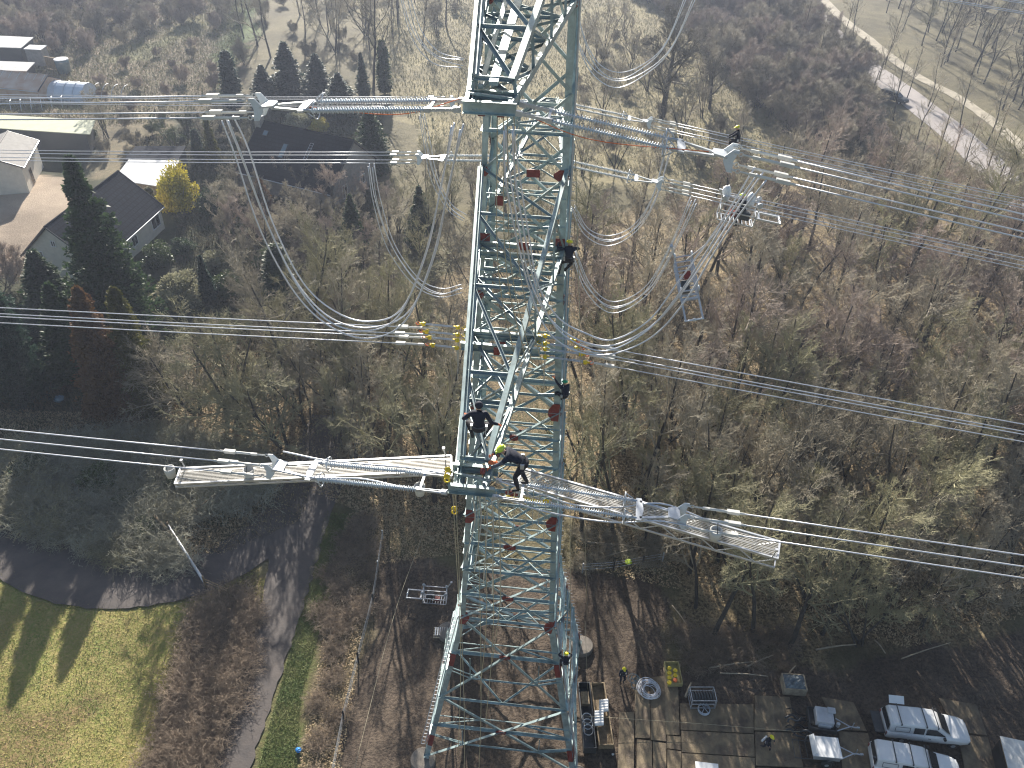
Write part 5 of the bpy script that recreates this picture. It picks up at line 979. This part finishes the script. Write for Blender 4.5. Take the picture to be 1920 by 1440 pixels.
for k in range(7): m = MB(); m.tube([(-.5+.16*k, -.3, .2), (-.5+.16*k, .35, .22)], .05, 6); m.build('fitting', M['white'], o)
line('guy_rope', [G(1090, 1342, .8), G(1300, 1356, .6), G(1500, 1372, .8)], .012, 'rope', 'thin rope stretched across the yard above the mats'); line('guy_rope', [G(800, 985, 1.5), G(740, 1150, .8), G(665, 1440, .3)], .015, 'rope', 'thin rope running down across the mud left of the pylon')
# ---------------------------------------------------------------- people
def ik(a, t, l1, l2, pole):
    a, t = np.array(a, float), np.array(t, float); d = t-a; L = np.linalg.norm(d); mx = (l1+l2)*.995
    if L > mx: d = d/L*mx; L = mx; t = a+d
    x = (l1*l1-l2*l2+L*L)/(2*L); h = math.sqrt(max(l1*l1-x*x, 0)); u = d/L; p = np.array(pole, float); p = unit(p-u*(p @ u)); return a+u*x+p*h, t
def person(pel, yaw, label, spine, hands, feet, helmet='helmet', jacket='navy', legs='navy2', sleeve=None, glove='skin', epole=((-1, -.4, -.5), (1, -.4, -.5)), kpole=((-.3, 1, .1), (.3, 1, .1)), look=(0, 1, -.25), group=None):
    sp = unit(spine); X = np.array([1., 0, 0]); X = unit(X-sp*(X @ sp)); J = [(0, 0, 0)]; Rd = [.125]; E = []; tagj = [1]
    def add(p, r, par, tg): J.append(tuple(p)); Rd.append(r); E.append((par, len(J)-1)); tagj.append(tg); return len(J)-1
    waist = add(sp*.18, .12, 0, 0); ch = add(sp*.38, .15, waist, 0); nb = add(sp*.50, .085, ch, 0); nk = add(sp*.57+np.array(look)*.02, .055, nb, 2)
    hd_dir = unit(sp*.6+np.array([0, 0, .6])); hc = np.array(J[nk])+hd_dir*.10+unit(look)*.03; h0 = add(hc-hd_dir*.03, .072, nk, 2); h1 = add(hc+hd_dir*.05, .088, h0, 2); add(hc+hd_dir*.11, .06, h1, 2)
    fing = []
    for k, s in enumerate((-1, 1)):
        sh = np.array(sp*.46)+X*s*.19; a = add(sh, .068, ch, 0); el, hnd = ik(sh, hands[k], .29, .26, epole[k]); b = add(el, .047, a, 3); c = add(el+(hnd-el)*.9, .034, b, 3); e = unit(hnd-el); w = add(hnd, .03, c, 4); pm = add(hnd+e*.06, .032, w, 4); fing.append((hnd+e*.07, e, s))
        hp = X*s*.10-sp*.03; a = add(hp, .105, 0, 1); kn, ft = ik(hp, feet[k], .43, .43, kpole[k]); mdl = add((hp+kn)/2, .083, a, 1); b = add(kn, .062, mdl, 1); c = add(kn+(ft-kn)*.35, .06, b, 1); d = add(ft, .045, c, 5); fd = unit(np.array([s*.12, 1, 0])); h_ = add(ft-fd*.03-np.array([0, 0, .045]), .043, d, 5); add(ft+fd*.17-np.array([0, 0, .06]), .035, h_, 5)
    Rd = [r*(1.22 if t in (0, 1, 3) else 1.12 if t == 5 else 1) for r, t in zip(Rd, tagj)]
    me = bpy.data.meshes.new('body'); me.from_pydata(J, E, []); ob = bpy.data.objects.new('body', me); COL.objects.link(ob)
    md = ob.modifiers.new('skin', 'SKIN'); md.use_smooth_shade = True
    for i, v in enumerate(me.skin_vertices[0].data): v.radius = (Rd[i], Rd[i]*(.8 if tagj[i] == 0 and i < 4 else 1)); v.use_root = i == 0
    sb_ = ob.modifiers.new('sub', 'SUBSURF'); sb_.levels = 1; sb_.render_levels = 1
    dg = bpy.context.evaluated_depsgraph_get(); ev = ob.evaluated_get(dg); m2 = ev.to_mesh(); vs = np.array([v.co[:] for v in m2.vertices]); fs = [tuple(p.vertices) for p in m2.polygons]; ev.to_mesh_clear(); bpy.data.objects.remove(ob)
    m = MB(); JJ = np.array(J); tj = np.array(tagj); m.v = [tuple(v) for v in vs]
    for f in fs: c = vs[list(f)].mean(0); m.f.append(f); m.m.append(int(tj[np.argmin(np.linalg.norm(JJ-c, axis=1)/np.array(Rd)**.5)]))
    m.mi = 4
    for p, e, s in fing:
        x, y = frame(e, (0, 0, 1))
        for j in range(4): q = p+y*(j-1.5)*.020; ln = (.062, .075, .07, .055)[j]; m.tube([q, q+e*ln*.5, q+e*ln*.8-x*.02, q+e*ln*.75-x*.045], [.010, .009, .008, .007], 5)
        q = p-e*.05-y*s*.03; m.tube([q, q-y*s*.03+e*.02, q-y*s*.03+e*.045-x*.01], [.011, .010, .008], 5)
    m.mi = 2; lk = unit(look); sx = unit(np.cross(lk, hd_dir)); m.ball(hc+lk*.092, (.014, .016, .018), 6, 4); [m.ball(hc+sx*s*.085, (.012, .02, .03), 6, 4) for s in (-1, 1)]
    m.mi = 5; [m.ball(hc+lk*.082+sx*s*.032+hd_dir*.025, .009, 5, 4) for s in (-1, 1)]; m.box(hc+lk*.083-hd_dir*.045, (.045, .012, .008), (sx, lk, hd_dir))
    root = empty('person', pel, yaw, label, 'person', group)
    m.build('body', [M[jacket], M[legs], M['skin'], M[sleeve or jacket], M[glove], M['black']], root, True)
    if helmet:
        A = (sx, lk, hd_dir); m = MB(); vs = []; n = 14
        for i in range(6):
            t = (math.pi/2)*i/5; rr = math.cos(t)
            for k in range(n): a = 2*math.pi*k/n; vs.append(hc+hd_dir*(.045+.095*math.sin(t))+sx*.118*rr*math.cos(a)+lk*.14*rr*math.sin(a))
        m.add(vs, [(i*n+k, i*n+(k+1) % n, (i+1)*n+(k+1) % n, (i+1)*n+k) for i in range(5) for k in range(n)]); m.prism([hc+hd_dir*.04+lk*.12-sx*.09, hc+hd_dir*.03+lk*.185-sx*.05, hc+hd_dir*.03+lk*.185+sx*.05, hc+hd_dir*.04+lk*.12+sx*.09], hd_dir*.012)
        m.ring(hc+hd_dir*.045, hd_dir, .128, .012, 14, 4); m.build('helmet', M[helmet], root, True)
    else: m = MB(); m.ball(hc+hd_dir*.035-lk*.02, (.112, .125, .115), 12, 8, (sx, lk, hd_dir)); m.build('hood', M[jacket], root, True)
    m = MB(); m.ring(sp*.08, sp, .158, .022, 16, 4); [m.tube(smoothpath([sp*.08+X*s*.1-np.cross(sp, X)*-.13, sp*.3+X*s*.09+np.cross(sp, X)*-.15*-1, sp*.5+X*s*.11], 4), .016, 4) for s in (-1, 1)]; m.build('harness', M['dark'], root); m = MB(); [m.box(sp*.02+X*s*.2, (.05, .1, .14)) for s in (-1, 1)]; m.tube([sp*.08+X*.15, sp*.0+X*.2+np.array([0, 0, -.35])], .014, 4); m.build('carabiner_kit', M['galv'], root)
    return root
# the men on the steelwork
person(VP(1067, 486, TW(1.9, -1.9, 0), -5), R(12), 'worker with yellow helmet clinging to the right pylon leg, arm akimbo', (.02, .12, 1), ((-.38, .30, .62), (.22, .30, .30)), ((-.32, .22, -.70), (-.05, .28, -.62)), kpole=((-.2, 1, 0), (1, .6, .2)), epole=((-1, 0, -.5), (1.2, -.3, -.1)))
person(VP(1060, 741, TW(1.95, -2.1, 0), -5), R(35), 'worker with green helmet reaching his left hand up the right pylon leg', (-.02, .05, 1), ((-.38, .42, .86), (.02, .38, .30)), ((-.15, .45, -.42), (.12, .40, -.5)), 'helmet_green', glove='orange')
person(VP(898, 802, TW(-.1, -14.3, 0), -5), R(-4), 'hooded worker in dark blue without helmet seated in the lower arm tip', (-.02, .10, 1), ((-.40, .22, .22), (.50, .12, .06)), ((-.20, .22, -.48), (.12, .28, -.48)), None, glove='orange', epole=((-.8, -.8, -.5), (.2, -.6, -1)), kpole=((-.8, 1, .3), (.7, 1, .3)))
person(VP(981, 866, TW(1.1, -15.3, 0), -5), R(88), 'worker with lime yellow helmet bending over tools at the start of the gangway', (.0, .95, .62), ((-.18, .82, -.10), (.20, .78, .02)), ((-.16, .10, -.80), (.14, -.12, -.82)), 'helmet_lime', sleeve='greyblue', glove='orange', look=(0, .7, -.7))
person(VP(1380, 262, A_(far_out, .6), -8)+np.array([0, -.4, .15]), R(78), 'worker with yellow helmet sitting on the far right conductors', (0, .18, 1), ((-.15, .52, .10), (.15, .50, .12)), ((-.2, .38, -.50), (.2, .32, -.55)), glove='greyblue', look=(0, 1, -.3))
person(VP(1392, 393, A_(far_in, .9), -8), R(25), 'worker with lime helmet standing in the wire trolley on the right', (-.05, .15, 1), ((-.25, .45, .15), (.30, .42, .10)), ((-.14, .05, -.80), (.14, .10, -.80)), 'helmet_lime')
person(VP(1061, 1243, TW(3.1, -3.3, 0), -5), R(10), 'worker with yellow helmet climbing low on the right pylon leg', (0, .1, 1), ((-.20, .35, .62), (.18, .36, .42)), ((-.15, .30, -.62), (.15, .32, -.50)))
person(G(1168, 1264, .90), R(190), 'worker with yellow helmet standing alone on the dark mud', (0, .03, 1), ((-.28, .08, -.10), (.28, .10, -.08)), ((-.12, 0, -.83), (.12, .05, -.83)), 'helmet')
person(G(1436, 1392, .90)+np.array([.15, .1, 0]), R(215), 'worker with yellow helmet walking on the site mats carrying a white roll', (0, .15, 1), ((-.25, .30, .05), (.25, .32, .05)), ((-.12, .28, -.83), (.12, -.25, -.80)), 'helmet')
m = MB(); m.tube([(-.25, 0, 0), (.25, 0, 0)], .07, 8); q = m.build('paper_roll', M['white']); q.location = Vector(G(1433, 1385, 1.0)); q.rotation_euler = (0, 0, R(40)); tag(q, 'white roll carried by the worker on the mats', 'roll')
# wire trolleys
def trolley(c, e, label, tilt=0., arms='left', ang=0, sc=1.):
    o = empty('wire_trolley', c, 0, label, 'wire trolley', 'aluminium wire trolleys'); e, y, z = aim(o, e); o.matrix_world = Matrix.Translation(Vector(c)) @ o.matrix_world @ Matrix.Rotation(tilt, 4, 'Y') @ Matrix.Rotation(ang, 4, 'X') @ Matrix.Scale(sc, 4)
    X, Y, Z = 1.7, .75, 1.0; m = MB()
    for x in (-X/2, X/2):
        for s in (-1, 1): m.beam((x, s*Y/2, -Z), (x, s*Y/2, 0), .05, .05, (1, 0, 0))
    for zz in (-Z, -Z*.5, 0): [m.beam((-X/2, s*Y/2, zz), (X/2, s*Y/2, zz), .05, .05) for s in (-1, 1)]; [m.beam((s*X/2, -Y/2, zz), (s*X/2, Y/2, zz), .05, .05) for s in (-1, 1)]
    [m.beam((-X/2+.2*k, -Y/2, -Z), (-X/2+.2*k, Y/2, -Z), .05, .02) for k in range(9)]; m.build('frame', M['alu'], o)
    m = MB()
    for s in (-1, 1): m.beam((X/2, s*Y/2, -Z*.55), (X/2+1.2, s*Y/2, -Z*.55), .08, .08)
    m.beam((X/2+.15, -Y/2, -Z*.55), (X/2+.15, Y/2, -Z*.5), .10, .05); m.tube([(X/2+1.18, -Y/2-.05, -Z*.55), (X/2+1.18, Y/2+.05, -Z*.55)], .045, 7); m.ball((X/2+1.18, 0, -Z*.55), .09, 8, 6); m.build('outrigger', M['alu'], o)
    for x in (-X/2, X/2):
        for s in (-1, 1): m = MB(); m.lathe((x, s*Y/2-.04, .12), (0, 1, 0), [(0, .11), (.02, .13), (.06, .13), (.08, .11)], 12); m.build('roller', M['galv'], o)
    m = MB(); m.box((-.2, .1, -.7), (.35, .3, .25)); m.build('tool_box', M['red'], o); m = MB(); m.box((.35, -.1, -.62), (.5, .35, .4)); m.build('winch', M['dark'], o, False, .03)
    m = MB(); m.beam((-X/2, -Y/2, 0), (-X/2-.35, -Y/2-.1, .5), .09, .05); m.box((-X/2-.33, -Y/2-.1, .5), (.14, .12, .12)); m.build('lever_arm', M['alu'], o); return o
eR = unit(VP(1920, 493, A_(far_in, .9), -8)-A_(far_in, .9)); trolley(VP(1388, 386, A_(far_in, .9), -8)+np.array([0, 0, .25]), eR, 'wire trolley hanging on the far right bundle with a worker inside')
trolley(VP(1300, 585, near_up+ea*4, -7)+np.array([0, 1.5, .3]), (.15, -.95, -.35), 'empty wire trolley hanging tilted beside the right jumper loop', .2, ang=.25, sc=.62)
line('guy_rope', [VP(1300, 560, near_up+ea*4, -7)+np.array([0, 1.5, .3]), VP(1345, 470, near_up+ea*4, -7)+np.array([0, .7, 0]), VP(1395, 362, near_up+ea*4, -7)], .02, 'wire', 'suspension rope of the empty wire trolley')
trolley(G(815, 1108, 1.05), (-1, .06, 0), 'wire trolley standing on the mud left of the pylon')
for x, y, lab in ((1362, 362, 'white work bag hanging left of the trolley worker'), (1408, 376, 'white work bag hanging right of the trolley worker')):
    p = VP(x, y, A_(far_in, .9), -8); o = empty('work_bag', p, 0, lab, 'bag', 'white bags at the trolley'); m = MB(); rs_ = np.random.RandomState(x); m.ball((0, 0, 0), (.22, .2, .4), 9, 7); m.v = [tuple(np.array(v)*(1+.3*(rs_.rand()-.5))) for v in m.v]; m.build('bag', M['white'], o, True); m = MB(); m.tube([(0, 0, .35), (0, 0, .75)], .012, 4); m.build('strap', M['dark'], o)
# tools at the arm tip
for k, (a, b, z, mm, lab) in enumerate(((.50, -14.75, 35.0, 'orange', 'orange sling tied on the right chord of the lower arm tip'), (.25, -14.9, 34.8, 'red', 'red tool pouch hanging in the lower arm tip'), (.62, -14.6, 35.2, 'dark', 'dark tool bucket beside the bending worker'))):
    p = TW(a, b, z); rs_ = np.random.RandomState(k); m = MB(); m.ball((0, 0, 0), (.13, .08, .06) if k == 0 else (.08, .07, .12), 9, 6); m.v = [tuple(np.array(v)*(1+.3*(rs_.rand()-.5))) for v in m.v]; q = m.build('tool_pouch' if k else 'sling', M[mm]); q.location = Vector(p); tag(q, lab, 'tool bag' if k else 'sling')
# ---------------------------------------------------------------- ground cover nobody could count
def scatter_mesh(name, poly, n, fn, m_, seed, mask=None):
    rs = np.random.RandomState(seed); w = gp(*poly); w = np.array(w); lo, hi = w.min(0), w.max(0); P = rs.uniform(lo, hi, (n*3, 2)); k = inpoly(P[:, 0], P[:, 1], [tuple(a) for a in w]); P = P[k][:n]
    v, q = fn(rs, P); o = bpy.data.objects.new(name, mesh_np(name, v, q, M[m_])); COL.objects.link(o); return tag(o, kind='stuff')
def blades(L, wd, up=.8, z=-.05):
    def f(rs, P):
        n = len(P); C = np.column_stack([P, np.full(n, z)]); d = rs.normal(0, 1, (n, 3)); d[:, 2] = np.abs(d[:, 2])+up; d /= np.linalg.norm(d, axis=1, keepdims=True); a, b = rays_axes(d); l = L*rs.uniform(.5, 1.4, (n, 1)); s = a*wd
        return np.stack([C-s, C+s, C+d*l+s*.3, C+d*l-s*.3], 1).reshape(-1, 3), np.arange(4*n).reshape(-1, 4)
    return f
M['cover'] = mat('garden_ground_cover', (.05, .065, .025), .95, 0, .3, .4, col2=(.14, .115, .07), spec=.1); M['grass'] = mat('field_grass_blades', (.09, .17, .02), .7, 0, .3, .28, col2=(.42, .34, .09)); M['verge'] = mat('green_verge_blades', (.07, .12, .02), .7, 0, .3, .5, col2=(.16, .18, .05))
M['dead'] = mat('dead_leaves', (.26, .18, .10), .8, 0, .4, 2.0, col2=(.5, .40, .25), spec=.2); M['dry'] = mat('dry_grass_blades', (.30, .26, .14), .8, 0, .3, .3, col2=(.16, .17, .06))
scatter_mesh('grass', ZONES[9][0], 90000, blades(.13, .02, .5), 'grass', 1)
scatter_mesh('grass', ZONES[12][0], 30000, blades(.14, .014, .5), 'verge', 2)
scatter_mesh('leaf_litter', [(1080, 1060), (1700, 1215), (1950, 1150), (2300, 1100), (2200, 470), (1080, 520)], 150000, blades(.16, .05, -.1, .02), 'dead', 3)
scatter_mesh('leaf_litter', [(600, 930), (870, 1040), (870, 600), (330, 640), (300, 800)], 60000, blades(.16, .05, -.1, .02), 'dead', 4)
scatter_mesh('leaf_litter', [(650, 965), (740, 940), (860, 1040), (700, 1060), (640, 1440), (560, 1440), (620, 1120)], 9000, blades(.12, .035, -.1, .02), 'dead', 5)
scatter_mesh('dry_grass', [(640, -100), (1500, -100), (1480, 200), (1440, 330), (860, 330), (720, 170)], 120000, blades(.5, .06, .6), 'dry', 6)
scatter_mesh('dry_grass', [(-300, 40), (470, -80), (440, 210), (180, 240), (-300, 200)], 90000, blades(.5, .06, .6), 'dry', 7)
scatter_mesh('leaf_litter', [(-200, 760), (300, 780), (600, 880), (560, 980), (420, 1040), (200, 1040), (100, 1000), (0, 920), (-200, 840)], 40000, blades(.16, .05, -.1, .02), 'dead', 12)
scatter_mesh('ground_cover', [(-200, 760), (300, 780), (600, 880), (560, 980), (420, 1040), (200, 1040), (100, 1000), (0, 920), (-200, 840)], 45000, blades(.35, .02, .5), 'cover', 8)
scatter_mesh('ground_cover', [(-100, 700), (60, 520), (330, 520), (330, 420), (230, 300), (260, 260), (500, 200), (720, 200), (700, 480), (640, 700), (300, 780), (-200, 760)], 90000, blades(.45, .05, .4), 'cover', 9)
# ---------------------------------------------------------------- haze
hz = MB(); hz.box((0, 50, 30), (9400, 9400, 66)); hm = bpy.data.materials.new('air'); hm.use_nodes = True; nt = hm.node_tree; nt.nodes.clear()
o_ = nt.nodes.new('ShaderNodeOutputMaterial'); pv = nt.nodes.new('ShaderNodeVolumePrincipled'); pv.inputs['Color'].default_value = (.66, .76, 1, 1)
pv.inputs['Density'].default_value = .00042; pv.inputs['Anisotropy'].default_value = .35; nt.links.new(pv.outputs[0], o_.inputs['Volume'])
hzo = hz.build('haze', hm); tag(hzo, kind='stuff')
